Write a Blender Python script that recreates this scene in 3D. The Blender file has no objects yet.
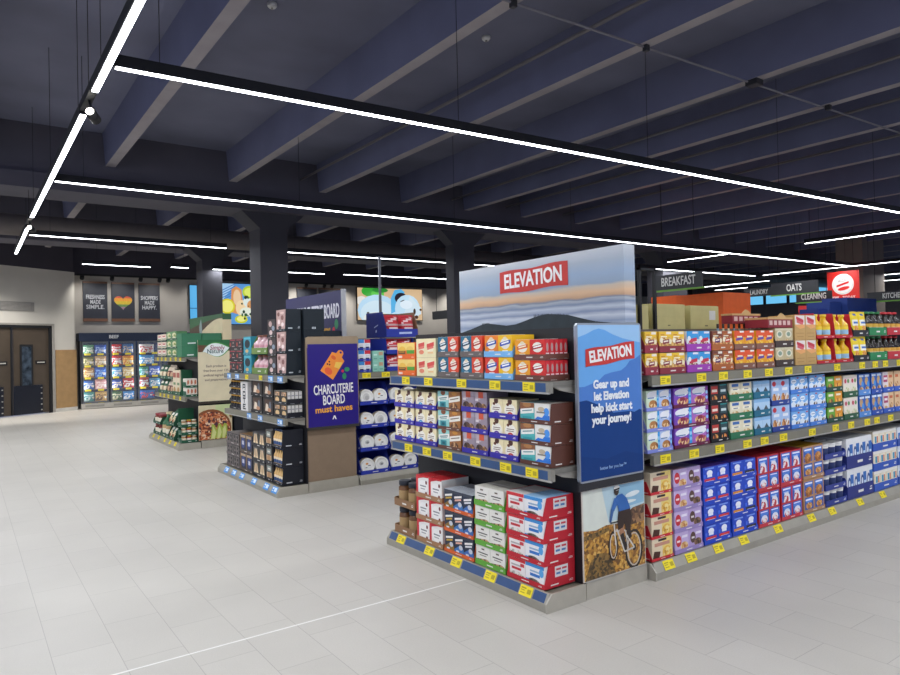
import bpy, math, random
from math import pi, sin, cos, radians
random.seed(7)
S = bpy.context.scene
COL = S.collection

# ------------------------------------------------------------------ camera
cam_d = bpy.data.cameras.new('camera'); cam = bpy.data.objects.new('camera', cam_d); COL.objects.link(cam)
S.camera = cam
def _cam():
    from mathutils import Matrix, Vector
    yaw, pitch, roll = radians(54.3749759), radians(0.72335424), radians(-1.28781722)
    f = Vector((cos(yaw)*cos(pitch), sin(yaw)*cos(pitch), sin(pitch)))
    r = Vector((sin(yaw), -cos(yaw), 0)); u = r.cross(f)
    r2 = cos(roll)*r + sin(roll)*u; u2 = -sin(roll)*r + cos(roll)*u
    m = Matrix(((r2.x, u2.x, -f.x, 0), (r2.y, u2.y, -f.y, 0), (r2.z, u2.z, -f.z, 1.6), (0, 0, 0, 1)))
    cam.matrix_world = m
_cam()
cam_d.sensor_width = 36.0; cam_d.lens = 681.512*36/900; cam_d.clip_start = .05; cam_d.clip_end = 200

# ------------------------------------------------------------------ world, exposure
W = bpy.data.worlds.new('world'); S.world = W; W.use_nodes = True
W.node_tree.nodes['Background'].inputs[0].default_value = (.62, .7, 1.0, 1)
W.node_tree.nodes['Background'].inputs[1].default_value = .9
S.view_settings.view_transform = 'Standard'; S.view_settings.look = 'None'
S.view_settings.exposure = 0.0; S.view_settings.gamma = 1.0
LAMP_W = 12.8      # watts per metre of the linear ceiling lights

# ------------------------------------------------------------------ materials
def lin(c): return c/12.92 if c <= .04045 else ((c+.055)/1.055)**2.4
def rgb(h):
    h = h.lstrip('#'); return tuple(lin(int(h[i:i+2], 16)/255) for i in (0, 2, 4)) + (1,)
_M = {}
def mat(h, rough=.5, metal=0., var=.06, scale=9., spec=.4):
    k = (h, rough, metal, var, scale)
    if k in _M: return _M[k]
    m = bpy.data.materials.new('surface_'+h.lstrip('#')); m.use_nodes = True
    nt = m.node_tree; b = nt.nodes['Principled BSDF']
    b.inputs['Roughness'].default_value = rough; b.inputs['Metallic'].default_value = metal
    b.inputs['Specular IOR Level'].default_value = spec
    c = rgb(h)
    tc = nt.nodes.new('ShaderNodeTexCoord'); n = nt.nodes.new('ShaderNodeTexNoise'); n.inputs['Scale'].default_value = scale
    n.inputs['Detail'].default_value = 3
    r = nt.nodes.new('ShaderNodeValToRGB'); r.color_ramp.elements[0].position = .3; r.color_ramp.elements[1].position = .7
    r.color_ramp.elements[0].color = tuple(x*(1-var) for x in c[:3])+(1,)
    r.color_ramp.elements[1].color = tuple(min(1, x*(1+var)) for x in c[:3])+(1,)
    nt.links.new(tc.outputs['Object'], n.inputs['Vector']); nt.links.new(n.outputs[0], r.inputs[0])
    nt.links.new(r.outputs[0], b.inputs['Base Color'])
    _M[k] = m; return m
def food(cols, scale=60., rough=.5):
    k = ('food',)+tuple(cols)+(scale,)
    if k in _M: return _M[k]
    m = bpy.data.materials.new('printed_food'); m.use_nodes = True; nt = m.node_tree; b = nt.nodes['Principled BSDF']
    b.inputs['Roughness'].default_value = rough
    tc = nt.nodes.new('ShaderNodeTexCoord'); v = nt.nodes.new('ShaderNodeTexVoronoi'); v.inputs['Scale'].default_value = scale
    r = nt.nodes.new('ShaderNodeValToRGB'); r.color_ramp.interpolation = 'CONSTANT'
    e = r.color_ramp.elements
    while len(e) < len(cols): e.new(.5)
    for i, c in enumerate(cols):
        e[i].position = i/len(cols); e[i].color = rgb(c)
    sp = nt.nodes.new('ShaderNodeSeparateColor')
    nt.links.new(tc.outputs['Object'], v.inputs['Vector']); nt.links.new(v.outputs['Color'], sp.inputs[0])
    nt.links.new(sp.outputs[0], r.inputs[0]); nt.links.new(r.outputs[0], b.inputs['Base Color'])
    _M[k] = m; return m
def glow(h, s):
    k = ('glow', h, s)
    if k in _M: return _M[k]
    m = bpy.data.materials.new('lit_'+h.lstrip('#')); m.use_nodes = True; b = m.node_tree.nodes['Principled BSDF']
    b.inputs['Base Color'].default_value = (.01, .01, .01, 1); b.inputs['Specular IOR Level'].default_value = .1; b.inputs['Emission Color'].default_value = rgb(h); b.inputs['Emission Strength'].default_value = s
    _M[k] = m; return m
def M_(x):
    if isinstance(x, str): return mat(x)
    if isinstance(x, (tuple, list)): return food(x[0], x[1]) if isinstance(x[0], (tuple, list)) else food(x)
    return x
BLACK = mat('17181c', .6); DARK = mat('24262c', .55); METAL = mat('a5a29b', .38, .55); RAILM = mat('8d8a80', .45, .2)
GREYRAIL = mat('7f7b6d', .5, .1); NAVY = mat('2c4a78', .4); YEL = mat('f2dc1e', .5); WHITE = mat('ecebe7', .5); INK = mat('4a4520', .6)
STEEL = mat('b9b6b0', .35, .6); BLUETAG = mat('3f93dd', .45)

# ------------------------------------------------------------------ mesh helpers
class MB:
    def __init__(s): s.v = []; s.f = []; s.mi = []; s.ms = []; s.sm = []
    def m(s, x):
        x = M_(x)
        if x not in s.ms: s.ms.append(x)
        return s.ms.index(x)
    def face(s, pts, m, smooth=False):
        b = len(s.v); s.v += [tuple(p) for p in pts]; s.f.append(tuple(range(b, b+len(pts)))); s.mi.append(s.m(m)); s.sm.append(smooth)
    def box(s, x0, y0, z0, x1, y1, z1, m, top=None, front=None, side=None):
        p = [(x0,y0,z0),(x1,y0,z0),(x1,y1,z0),(x0,y1,z0),(x0,y0,z1),(x1,y0,z1),(x1,y1,z1),(x0,y1,z1)]
        b = len(s.v); s.v += p
        for q, mm in (((0,3,2,1), m), ((4,5,6,7), top or m), ((0,1,5,4), front or m), ((1,2,6,5), side or m), ((2,3,7,6), m), ((3,0,4,7), side or m)):
            s.f.append(tuple(b+i for i in q)); s.mi.append(s.m(mm)); s.sm.append(False)
        return s
    def prism(s, poly, ax, a0, a1, m, cap=None):
        """poly of 2D points extruded along axis ax ('x': (y,z), 'y': (x,z), 'z': (x,y))"""
        def P(q, a): return {'x': (a, q[0], q[1]), 'y': (q[0], a, q[1]), 'z': (q[0], q[1], a)}[ax]
        n = len(poly); b = len(s.v)
        s.v += [P(q, a0) for q in poly] + [P(q, a1) for q in poly]
        s.f.append(tuple(range(b+n-1, b-1, -1))); s.mi.append(s.m(cap or m)); s.sm.append(False)
        s.f.append(tuple(range(b+n, b+2*n))); s.mi.append(s.m(cap or m)); s.sm.append(False)
        for i in range(n):
            j = (i+1) % n; s.f.append((b+i, b+j, b+n+j, b+n+i)); s.mi.append(s.m(m)); s.sm.append(False)
        return s
    def lathe(s, prof, m, c=(0,0,0), n=14, ax='z', mats=None):
        b = len(s.v)
        for r, z in prof:
            for i in range(n):
                a = 2*pi*i/n; x, y = r*cos(a), r*sin(a)
                s.v.append((c[0]+x, c[1]+y, c[2]+z) if ax == 'z' else ((c[0]+x, c[1]+z, c[2]+y) if ax == 'y' else (c[0]+z, c[1]+x, c[2]+y)))
        for k in range(len(prof)-1):
            mm = s.m(mats[k] if mats else m)
            for i in range(n):
                j = (i+1) % n; s.f.append((b+k*n+i, b+k*n+j, b+(k+1)*n+j, b+(k+1)*n+i)); s.mi.append(mm); s.sm.append(True)
        s.f.append(tuple(b+i for i in range(n-1, -1, -1))); s.mi.append(s.m(mats[0] if mats else m)); s.sm.append(False)
        s.f.append(tuple(b+(len(prof)-1)*n+i for i in range(n))); s.mi.append(s.m(mats[-1] if mats else m)); s.sm.append(False)
        return s
    def tube(s, p0, p1, r, m, n=8):
        from mathutils import Vector
        a, c = Vector(p0), Vector(p1); d = (c-a).normalized(); u = d.orthogonal().normalized(); w = d.cross(u)
        b = len(s.v)
        for q in (a, c):
            for i in range(n):
                t = 2*pi*i/n; s.v.append(tuple(q+u*r*cos(t)+w*r*sin(t)))
        for i in range(n):
            j = (i+1) % n; s.f.append((b+i, b+j, b+n+j, b+n+i)); s.mi.append(s.m(m)); s.sm.append(True)
        s.f.append(tuple(range(b+n-1, b-1, -1))); s.mi.append(s.m(m)); s.sm.append(False)
        s.f.append(tuple(range(b+n, b+2*n))); s.mi.append(s.m(m)); s.sm.append(False)
        return s
    def mesh(s, name):
        me = bpy.data.meshes.new(name); me.from_pydata(s.v, [], s.f)
        for x in s.ms: me.materials.append(x)
        me.polygons.foreach_set('material_index', s.mi); me.polygons.foreach_set('use_smooth', s.sm)
        me.update(); return me
    def build(s, name, parent=None, loc=(0,0,0), rz=0.): return link(name, s.mesh(name), parent, loc, rz)
def link(name, me, parent=None, loc=(0,0,0), rz=0.):
    o = bpy.data.objects.new(name, me); COL.objects.link(o); o.location = loc; o.rotation_euler = (0, 0, rz)
    if parent: o.parent = parent
    return o
def tag(o, label=None, cat=None, group=None, kind=None):
    if label: o['label'] = label
    if cat: o['category'] = cat
    if group: o['group'] = group
    if kind: o['kind'] = kind
    return o
def thing(name, label, cat, loc=(0,0,0), rz=0., group=None):
    o = link(name, None, None, loc, rz); o.empty_display_size = .1
    return tag(o, label, cat, group)
def struct(name, mb, label=None, loc=(0,0,0), rz=0., cat=None):
    o = mb.build(name, None, loc, rz); return tag(o, label, cat, None, 'structure')
# flat artwork -------------------------------------------------------
def clip(poly, x0=0., y0=0., x1=1., y1=1.):
    for ax, lim, sg in ((0, x0, 1), (0, x1, -1), (1, y0, 1), (1, y1, -1)):
        out = []
        for i in range(len(poly)):
            a, b = poly[i-1], poly[i]; ia, ib = sg*(a[ax]-lim) >= 0, sg*(b[ax]-lim) >= 0
            if ia != ib:
                t = (lim-a[ax])/(b[ax]-a[ax]); out.append((a[0]+t*(b[0]-a[0]), a[1]+t*(b[1]-a[1])))
            if ib: out.append(b)
        poly = out
        if not poly: return []
    return poly
def ell(cx, cy, rx, ry, n=18, rot=0.):
    return [(cx+rx*cos(2*pi*i/n)*cos(rot)-ry*sin(2*pi*i/n)*sin(rot), cy+rx*cos(2*pi*i/n)*sin(rot)+ry*sin(2*pi*i/n)*cos(rot)) for i in range(n)]
def shape(d):
    k = d[0]
    if k == 'r': return [(d[1],d[2]),(d[3],d[2]),(d[3],d[4]),(d[1],d[4])], d[5]
    if k == 'e': return ell(*d[1:5]), d[5]
    if k == 'p': return list(d[1]), d[2]
    if k == 'q':    # slanted bar: centre, half size, slope
        _, cx, cy, a, b, t, m = d; return [(cx-a, cy-b-a*t), (cx+a, cy-b+a*t), (cx+a, cy+b+a*t), (cx-a, cy+b-a*t)], m
def decals(mb, shapes, x0, z0, w, h, y=0., step=.0002, side=None):
    """draw shapes (unit square) on the plane y (facing -y), or on the +x / -x side plane"""
    for i, d in enumerate(shapes):
        p, m = shape(d); p = clip(p)
        if len(p) < 3: continue
        o = step*(i+1)
        if side is None: mb.face([(x0+u*w, y-o, z0+v*h) for u, v in p], m)
        elif side == '+x': mb.face([(x0+o, y+u*w, z0+v*h) for u, v in p], m)
        elif side == '-x': mb.face([(x0-o, y+w-u*w, z0+v*h) for u, v in p], m)
def text(s, size, m, name='lettering', parent=None, loc=(0,0,0), xs=1., bold=.0, align='CENTER', rot=0., depth=.002, shear=0., ls=1., fit=None):
    """lettering standing in the xz plane of its parent, facing -y"""
    cu = bpy.data.curves.new('letters', 'FONT'); cu.body = s; cu.size = size; cu.align_x = align; cu.align_y = 'CENTER'
    cu.offset = bold; cu.extrude = depth/2; cu.shear = shear; cu.space_line = ls; cu.resolution_u = 3
    t = bpy.data.objects.new('letters', cu)
    me = bpy.data.meshes.new_from_object(t); bpy.data.objects.remove(t); bpy.data.curves.remove(cu)
    me.materials.clear(); me.materials.append(M_(m))
    ca, sa = cos(rot), sin(rot)
    if fit:
        q = [v.co.x for v in me.vertices]; xs = fit/(max(q)-min(q))
    for v in me.vertices:
        x, y, z = v.co; x *= xs; v.co = (x*ca-y*sa, -z, x*sa+y*ca)
    return link(name, me, parent, loc)

# ------------------------------------------------------------------ setting
def floor_material():
    m = bpy.data.materials.new('floor_tiles'); m.use_nodes = True; nt = m.node_tree; b = nt.nodes['Principled BSDF']; L = nt.links.new
    tc = nt.nodes.new('ShaderNodeTexCoord'); sp = nt.nodes.new('ShaderNodeSeparateXYZ'); cb = nt.nodes.new('ShaderNodeCombineXYZ')
    ax = nt.nodes.new('ShaderNodeMath'); ax.operation = 'ADD'; ax.inputs[1].default_value = 20*.299-.0675
    ay = nt.nodes.new('ShaderNodeMath'); ay.operation = 'ADD'; ay.inputs[1].default_value = 30.
    L(tc.outputs['Object'], sp.inputs[0]); L(sp.outputs[0], ax.inputs[0]); L(sp.outputs[1], ay.inputs[0]); L(ay.outputs[0], cb.inputs[0]); L(ax.outputs[0], cb.inputs[1])
    br = nt.nodes.new('ShaderNodeTexBrick'); br.offset = .5; br.inputs['Scale'].default_value = 1; br.inputs['Brick Width'].default_value = .6
    br.inputs['Row Height'].default_value = .299; br.inputs['Mortar Size'].default_value = .0022; br.inputs['Mortar Smooth'].default_value = .3; br.inputs['Bias'].default_value = 0
    br.inputs['Color1'].default_value = rgb('bdb8b0'); br.inputs['Color2'].default_value = rgb('b9b4ac'); br.inputs['Mortar'].default_value = rgb('a09b94')
    L(cb.outputs[0], br.inputs['Vector'])
    n1 = nt.nodes.new('ShaderNodeTexNoise'); n1.inputs['Scale'].default_value = 1.1; n1.inputs['Detail'].default_value = 5
    n2 = nt.nodes.new('ShaderNodeTexNoise'); n2.inputs['Scale'].default_value = 140; n2.inputs['Detail'].default_value = 2
    L(tc.outputs['Object'], n1.inputs['Vector']); L(tc.outputs['Object'], n2.inputs['Vector'])
    r1 = nt.nodes.new('ShaderNodeMapRange'); r1.inputs[1].default_value = .3; r1.inputs[2].default_value = .7; r1.inputs[3].default_value = .93; r1.inputs[4].default_value = 1.04
    r2 = nt.nodes.new('ShaderNodeMapRange'); r2.inputs[1].default_value = .3; r2.inputs[2].default_value = .7; r2.inputs[3].default_value = .96; r2.inputs[4].default_value = 1.04
    L(n1.outputs[0], r1.inputs[0]); L(n2.outputs[0], r2.inputs[0])
    mu = nt.nodes.new('ShaderNodeMath'); mu.operation = 'MULTIPLY'; L(r1.outputs[0], mu.inputs[0]); L(r2.outputs[0], mu.inputs[1])
    mx = nt.nodes.new('ShaderNodeVectorMath'); mx.operation = 'SCALE'; L(br.outputs[0], mx.inputs[0]); L(mu.outputs[0], mx.inputs['Scale'])
    L(mx.outputs[0], b.inputs['Base Color']); b.inputs['Roughness'].default_value = .42; b.inputs['Specular IOR Level'].default_value = .35
    return m
struct('floor', MB().box(-9, -9, -.1, 40, 25, 0, floor_material()))
struct('trim_1', MB().box(-9, 3.767, 0, 2.79, 3.781, .0012, mat('e2e0da', .5)), 'thin white joint line in the floor running to the end display')

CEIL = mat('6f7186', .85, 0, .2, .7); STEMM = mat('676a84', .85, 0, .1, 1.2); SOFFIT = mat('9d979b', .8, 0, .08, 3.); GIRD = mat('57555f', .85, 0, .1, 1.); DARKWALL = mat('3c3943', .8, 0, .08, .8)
struct('ceiling', MB().box(-9, -9, 5.12, 40, 25, 5.3, CEIL))
stems = [-1.8, .1, 1.97, 3.94, 5.66, 7.5, 9.13, 10.8, 12.6, 14.3, 16.1, 17.8, 19.6, 21.4, 23.2, 25., 26.8, 28.6, 30.4, 32.2]
for i, x in enumerate(stems):
    b = MB()
    for (y0, y1) in ((-8.9, 12.0), (12.62, 17.4), (18.02, 22.9)):
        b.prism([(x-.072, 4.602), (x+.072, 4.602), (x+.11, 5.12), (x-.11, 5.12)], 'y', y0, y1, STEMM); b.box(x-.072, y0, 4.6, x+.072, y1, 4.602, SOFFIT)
    struct('ceiling_beam', b)
for y in (12.0, 17.4):
    struct('ceiling_girder', MB().prism([(y-.1, 4.12), (y+.72, 4.12), (y+.72, 4.36), (y+.62, 4.36), (y+.62, 5.12), (y, 5.12), (y, 4.36), (y-.1, 4.36)], 'x', -9, 40, GIRD))
COLM = mat('424147', .75, 0, .06, 2.)
def column(name, x0, x1, y0, y1, zt=4.12, flare=.33, zc=3.83, cm=None):
    cm = cm or COLM; b = MB().box(x0, y0, 0, x1, y1, zc if zt < 5 else zt, cm)
    if zt < 5: b.prism([(x0, zc), (x1, zc), (x1+flare, zc+.29), (x0-flare, zc+.29)], 'y', y0, y1, cm)
    struct(name, b)
column('column', 4.43, 4.96, 12.05, 12.6); column('column', 4.76, 5.24, 16.9, 17.4); column('column', 8.78, 9.35, 12.05, 12.35)
column('column', 16.05, 17.15, 12.05, 12.6); column('column', 22.8, 24.3, 9.7, 10.5, 5.12, cm=mat('7a7067', .75, 0, .06, 2.))  # paler colour stands in for the strong light on the last column
struct('ceiling_duct', MB().lathe([(.21, -9), (.21, 0), (.21, 39)], mat('6b6461', .6, .2), (0, 15.5, 4.13), 18, 'x'))
# conduits under the beams
for i, x in enumerate((5.2, 8.7, 10.25, 12.1)):
    struct('ceiling_pipe', MB().tube((x, -8, 4.78), (x, 11.95, 4.78), .022, mat('6f6b6e', .5)))
struct('ceiling_pipe', MB().tube((2.6, 4.49, 4.585), (20, 3.96, 4.585), .012, mat('77737a', .5)))
for i, (x, y, q) in enumerate(((3.94, 4.44, .025), (5.66, 4.38, .025), (7.5, 4.3, .07), (9.13, 4.24, .03))):
    b = MB(); b.box(x-q, y-q, 4.54, x+q, y+q, 4.6, mat('2a2a2e')); b.box(x-q*.8, y-q*.8, 4.535, x+q*.8, y+q*.8, 4.54, mat('4a4a50'))
    tag(b.build('junction_box'), ['small black conduit clip on the beam nearest the top edge', 'small black conduit clip on the second crossed beam', 'larger black junction box where the conduit crosses a beam', 'small black conduit clip farthest right'][i], 'junction box', 'conduit boxes on the beams')
for i, (x, y) in enumerate(((2.6, 6.6), (4.9, 6.0), (6.6, 5.6), (8.2, 5.2), (9.9, 6.4))):
    b = MB(); b.lathe([(.05, 0), (.05, -.025), (.035, -.045)], mat('c8c8c8', .5), (x, y, 5.12), 12); b.lathe([(.012, -.045), (.012, -.06)], mat('8a8a8a'), (x, y, 5.12), 8)
    tag(b.build('ceiling_sensor'), f'small round white sensor on the dark ceiling, {["first","second","third","fourth","fifth"][i]} from the left', 'sensor', 'ceiling sensors')
# walls
GREYW = mat('a7a29b', .7, 0, .03, 2.); WHITEW = mat('c5c1b8', .7, 0, .03, 2.)
struct('wall_back', MB().box(2.3, 22.9, 0, 40, 23.1, 3.95, GREYW))
struct('wall_back_upper', MB().box(-9, 22.86, 3.95, 40, 23.1, 5.12, DARKWALL))
struct('wall_far', MB().box(33, -9, 0, 33.2, 23, 5.12, mat('68656a', .8)))
WA = radians(32); WP = (2.64, 22.3, 0)
b = MB(); b.box(-9, 0, 2.42, 0, .3, 3.98, WHITEW); b.box(-.70, 0, 0, 0, .3, 2.42, WHITEW); b.box(-9, 0, 0, -2.93, .3, 2.42, WHITEW)
b.box(-9, 0, 3.98, 0, .1, 5.12, DARKWALL); struct('wall_left', b, None, WP, WA)
struct('wall_left_return', MB().box(2.47, 22.32, 0, 2.67, 22.9, 3.98, WHITEW))
struct('baseboard_left', MB().box(-.64, -.03, 0, 0.06, 0, .1, mat('c9c6bf', .4)), None, WP, WA)
struct('trim_2', MB().box(-.6, -.015, .1, .06, 0, 1.74, mat('a5845a', .45, 0, .1, 6)), 'light wood wall panel between the dark doors and the freezer', WP, WA)
# double swing door
DP = (WP[0]+.12*cos(WA), WP[1]+.12*sin(WA), 0)
DF = mat('4a4036', .5, 0, .08, 4)
b = MB(); b.box(-.9, -.02, 0, -.83, .05, 2.42, BLACK); b.box(-3.05, -.02, 2.35, -.83, .05, 2.42, BLACK); b.box(-.83, -.03, 0, -.76, .05, 2.47, mat('9a968f', .5)); b.box(-3.14, -.03, 0, -3.05, .05, 2.47, mat('9a968f', .5)); b.box(-3.14, -.03, 2.42, -.76, .05, 2.47, mat('8f8b84', .5))
fr = struct('door_frame', b, None, DP, WA)
def leaf(n, s0, s1, lab):
    t = thing('door_'+str(n), lab, 'door', DP, WA); t['kind'] = 'structure'; w = s1-s0
    MB().box(s0, .02, .03, s1, .07, 2.35, DF).build('door_panel', t)
    a = s0+w*.17
    b = MB(); b.box(a, .0, .6, a+.36, .02, 1.9, BLACK); b.build('window_frame', t)
    b = MB(); b.box(a+.05, -.004, .66, a+.31, .0, 1.84, mat('3a4450', .1, 0, .7, 7)); b.build('pane', t)
    b = MB(); b.box(s0+.0, -.01, .03, s1-.24, .02, .8, mat('121725', .4))
    for k in range(5): b.box(s1-.3, -.016, .1+k*.15, s1-.26, -.01, .13+k*.15, STEEL)
    b.build('kick_plate', t)
    b = MB(); b.box(s1-.42, .008, 1.36, s1-.12, .02, 1.46, BLACK)
    b.box(s1-.38, .006, 1.395, s1-.16, .008, 1.425, mat('b9b5ae')); b.build('door_sign', t)
    MB().box(s1-.03, -.02, .03, s1, .03, 2.35, BLACK).build('edge_seal', t)
leaf(1, -1.92, -.88, 'right leaf of the dark brown swing doors, beside the wood wall panel')
leaf(2, -3.03, -1.97, 'left leaf of the dark brown swing doors, cut by the photo edge')
b = MB(); b.box(-3., -.02, 2.8, -1.22, 0, 3.04, mat('8d8a86', .5))
for k in range(6): b.box(-2.97, -.03, 2.825+k*.035, -1.33, -.02, 2.84+k*.035, mat('a09d98', .5))
tag(b.build('air_vent', None, WP, WA), 'long grey slatted air vent on the white wall above the doors', 'vent')

# ------------------------------------------------------------------ linear ceiling lights
def strip(lab, p0, p1, w=.046, wires=True, energy=True):
    x0, y0, z0 = p0; x1, y1, z1 = p1; L = math.hypot(x1-x0, y1-y0); a = math.atan2(y1-y0, x1-x0)
    t = thing('linear_light', lab, 'ceiling light', p0, a, 'linear ceiling lights')
    b = MB(); b.box(0, -w/2-.008, .0, L, w/2+.008, .085, BLACK); b.build('housing', t)
    b = MB(); b.box(.01, -w/2, -.006, L-.01, w/2, 0, glow('f4f8ff', 12.)); b.build('diffuser', t)
    if wires:
        n = max(2, int(L/2.5)+1)
        for k in range(n):
            x = .3+(L-.6)*k/(n-1); wx, wy = x0+x*cos(a), y0+x*sin(a); zt = 5.115
            if any(abs(wx-q) < .14 for q in stems): zt = 4.595
            for gy in (12.0, 17.4):
                if gy-.12 < wy < gy+.75: zt = 4.115
            if 15.25 < wy < 15.75: zt = 3.90
            b = MB(); b.tube((x, 0, .085), (x, 0, zt-z0), .003, BLACK, 5); b.build('suspension_wire', t)
    ld = bpy.data.lights.new('strip_lamp', 'AREA'); ld.shape = 'RECTANGLE'; ld.size = L-.02; ld.size_y = w-.004; ld.energy = LAMP_W*L; ld.color = (.93, .965, 1.)
    lo = bpy.data.objects.new('strip_lamp', ld); COL.objects.link(lo); lo.parent = t; lo.location = (L/2, 0, -.009)
    return t
Z = 3.6
strip('nearest length of the white light line running away at top left', (.845, 1.5, Z), (.845, 5.76, Z), .045)
strip('middle length of the light line at left, between two small spotlights', (.845, 6.35, Z), (.845, 11.5, Z), .045)
strip('short far length of the light line at left, ending above the white wall', (.86, 12.5, Z), (.88, 15.75, Z), .045)
strip('long light line crossing the upper photo, nearest of those parallel to the aisles', (.885, 5.19, Z), (14.47, 4.6, Z))
strip('long light line passing in front of the nearest dark column', (.885, 8.98, Z), (20.38, 9.0, Z))
strip('light line behind the nearest dark column, left piece over the aisle', (.93, 13.2, Z), (4.2, 13.25, Z))
strip('light line behind the nearest dark column, right piece over the dark display', (5.3, 13.25, Z), (11.9, 13.3, Z))
strip('light line beyond the red block-letter header, meeting a crossing line at right', (14.9, 11.95, Z), (20.4, 11.85, Z))
strip('short far light piece directly above the three dark posters', (2.18, 16.95, Z), (3.6, 16.95, Z))
strip('short far light piece left of the middle dark column', (4.0, 16.75, Z), (4.42, 16.8, Z))
strip('short far light piece above the bright lime picture', (4.98, 16.8, Z), (6.1, 16.8, Z))
strip('short far light piece above the navy header board', (6.75, 16.7, Z), (7.9, 16.7, Z))
strip('far light piece above the picture of two iced bowls', (8.4, 16.6, Z), (11.9, 16.5, Z))
strip('crossing light line reaching over the first aisle sign', (14.52, 10.75, Z), (14.52, 9.1, Z))
strip('crossing light line high near the right photo edge', (14.51, 7.3, Z), (14.51, 4.4, Z))
strip('crossing light line over the oats sign at right', (20.43, 11.6, Z), (20.43, 5.5, Z))
strip('far light line over the laundry sign, upper of two', (22.6, 16.4, Z), (22.6, 12.6, Z))
strip('far light line over the laundry sign, lower of two', (24.6, 16.0, Z), (24.6, 14.6, Z))
strip('far light line at the right edge, upper of two', (24.4, 11.1, Z), (24.4, 8., Z))
strip('far light line at the right edge, lower of two', (27.0, 12.2, Z), (27.0, 8.8, Z))
strip('light line over the photographer, along the aisles', (.9, 1.0, Z), (14.47, .9, Z))
strip('added light line over the left side of the shop, outside the photo', (-3.3, -3., Z), (-3.3, 16.2, Z))  # added line, unseen, brings more light to the left floor
strip('added light line outside the photo at left, level with the farthest display', (-3.2, 13., Z), (.3, 13., Z))  # unseen lamp added to lift the far left floor
strip('added light line outside the photo at left, nearest the swing doors', (-3.2, 16.6, Z), (.45, 16.6, Z))  # another added lamp out of view, brightens the floor towards the doors
strip('added light line outside the photo at left, over the swing door floor', (-1.2, 19.3, Z), (.5, 19.3, Z))  # put in out of sight to brighten the floor by the freezer
strip('added light line behind the photographer, along the aisles', (1.2, -1.2, Z), (14.5, -1.2, Z))  # added behind the camera to even out light on the right floor
for k, y in enumerate((6.05, 12.0)):
    t = thing('track_spotlight', ('small black spotlight at the bend between the near light lengths', 'small black spotlight between the far light lengths at left')[k], 'spotlight', (.845, y, Z), 0, 'track spotlights')
    MB().box(-.03, -.28, .02, .03, .28, .085, BLACK).build('track', t)
    MB().tube((0, 0, .085), (0, 0, 5.115-Z if k == 0 else 4.1-Z), .003, BLACK, 5).build('suspension_wire', t)
    MB().tube((0, 0, .03), (.02, -.01, -.06), .01, BLACK).build('arm', t)
    h = MB(); h.tube((.06, .08, -.1), (.0, -.04, -.075), .042, BLACK, 14); h.build('lamp_head', t)
    h = MB(); h.tube((.0, -.04, -.075), (-.001, -.042, -.0745), .03, glow('fffaf0', 12.), 14); h.build('lens', t)

def wash(x, y, z, target, parent, power, cone=2.0):
    """spot light of a track lamp; some are added beyond the lamp heads"""
    from mathutils import Vector
    ld = bpy.data.lights.new('spot_lamp', 'SPOT'); ld.energy = power; ld.spot_size = cone; ld.spot_blend = .8; ld.shadow_soft_size = .05; ld.color = (1, .97, .92)
    lo = bpy.data.objects.new('spot_lamp', ld); COL.objects.link(lo); lo.parent = parent; lo.location = (x, y, z)
    lo.rotation_euler = (Vector(target)-Vector((x, y, z))).to_track_quat('-Z', 'Y').to_euler()
# spotlights in front of the white wall with the doors
t = thing('track_spotlight', 'black spotlight in front of the white wall, at the left photo edge', 'spotlight', (.55, 19.6, 4.3), 0, 'track spotlights')
MB().box(-2.5, -.02, .06, .6, .02, .1, BLACK).build('track', t); MB().tube((0, 0, .06), (0, .02, -.02), .012, BLACK).build('arm', t); MB().tube((0, -.06, .0), (.03, .1, -.06), .05, BLACK, 12).build('lamp_head', t)
for x in (-2.2, .5): MB().tube((x, 0, .1), (x, 0, .815), .004, BLACK, 5).build('hanger', t)
for x in (-1.9, -.6, .45): wash(x, .1, -.1, (x+1.0, 1.5, -4.0), t, 280., 1.4)
# ------------------------------------------------------------------ shelving
YW = mat('e9e6de', .5)
def tag_mesh(kind):
    b = MB()
    if kind == 'y':
        b.box(-.055, -.002, 0, .055, 0, .062, YEL)
        for x0, x1, z0, z1 in ((-.045,.0,.042,.05),(-.045,-.01,.03,.036),(-.045,-.005,.014,.02),(.012,.045,.018,.045)): b.face([(x0,-.0026,z0),(x1,-.0026,z0),(x1,-.0026,z1),(x0,-.0026,z1)], mat('b7a51c'))
    elif kind == 'w':
        b.box(-.03, -.002, 0, .03, 0, .062, YW)
        for z in (.012, .028, .044): b.face([(-.02,-.0026,z),(.02,-.0026,z),(.02,-.0026,z+.007),(-.02,-.0026,z+.007)], mat('8c95a8'))
    else:
        b.box(-.075, -.002, -.012, .075, 0, .062, BLUETAG)
        for x0, x1, z0, z1 in ((-.06,-.02,.03,.05),(-.06,-.03,.008,.016),(-.008,.06,.008,.05)): b.face([(x0,-.0026,z0),(x1,-.0026,z0),(x1,-.0026,z1),(x0,-.0026,z1)], mat('dcebf8'))
    return b.mesh('price_tag')
TAGM = {k: tag_mesh(k) for k in 'ywb'}
def rail_mesh(x0, x1, z, h, insert, tags, gap=.012):
    b = MB(); b.box(x0, -.012, z-h, x1, .02, z, RAILM if insert else GREYRAIL)
    b.box(x0, -.016, z-h-.004, x1, -.004, z-h+.006, STEEL)
    if insert:
        xs = sorted(tags); cuts = [x0+.02]+[q for x in xs for q in (x-.06, x+.06)]+[x1-.03]
        for i in range(0, len(cuts), 2):
            if cuts[i+1]-cuts[i] > .02: b.face([(cuts[i],-.0125,z-h+.008),(cuts[i+1],-.0125,z-h+.008),(cuts[i+1],-.0125,z-.004),(cuts[i],-.0125,z-.004)], insert)
    return b
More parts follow.
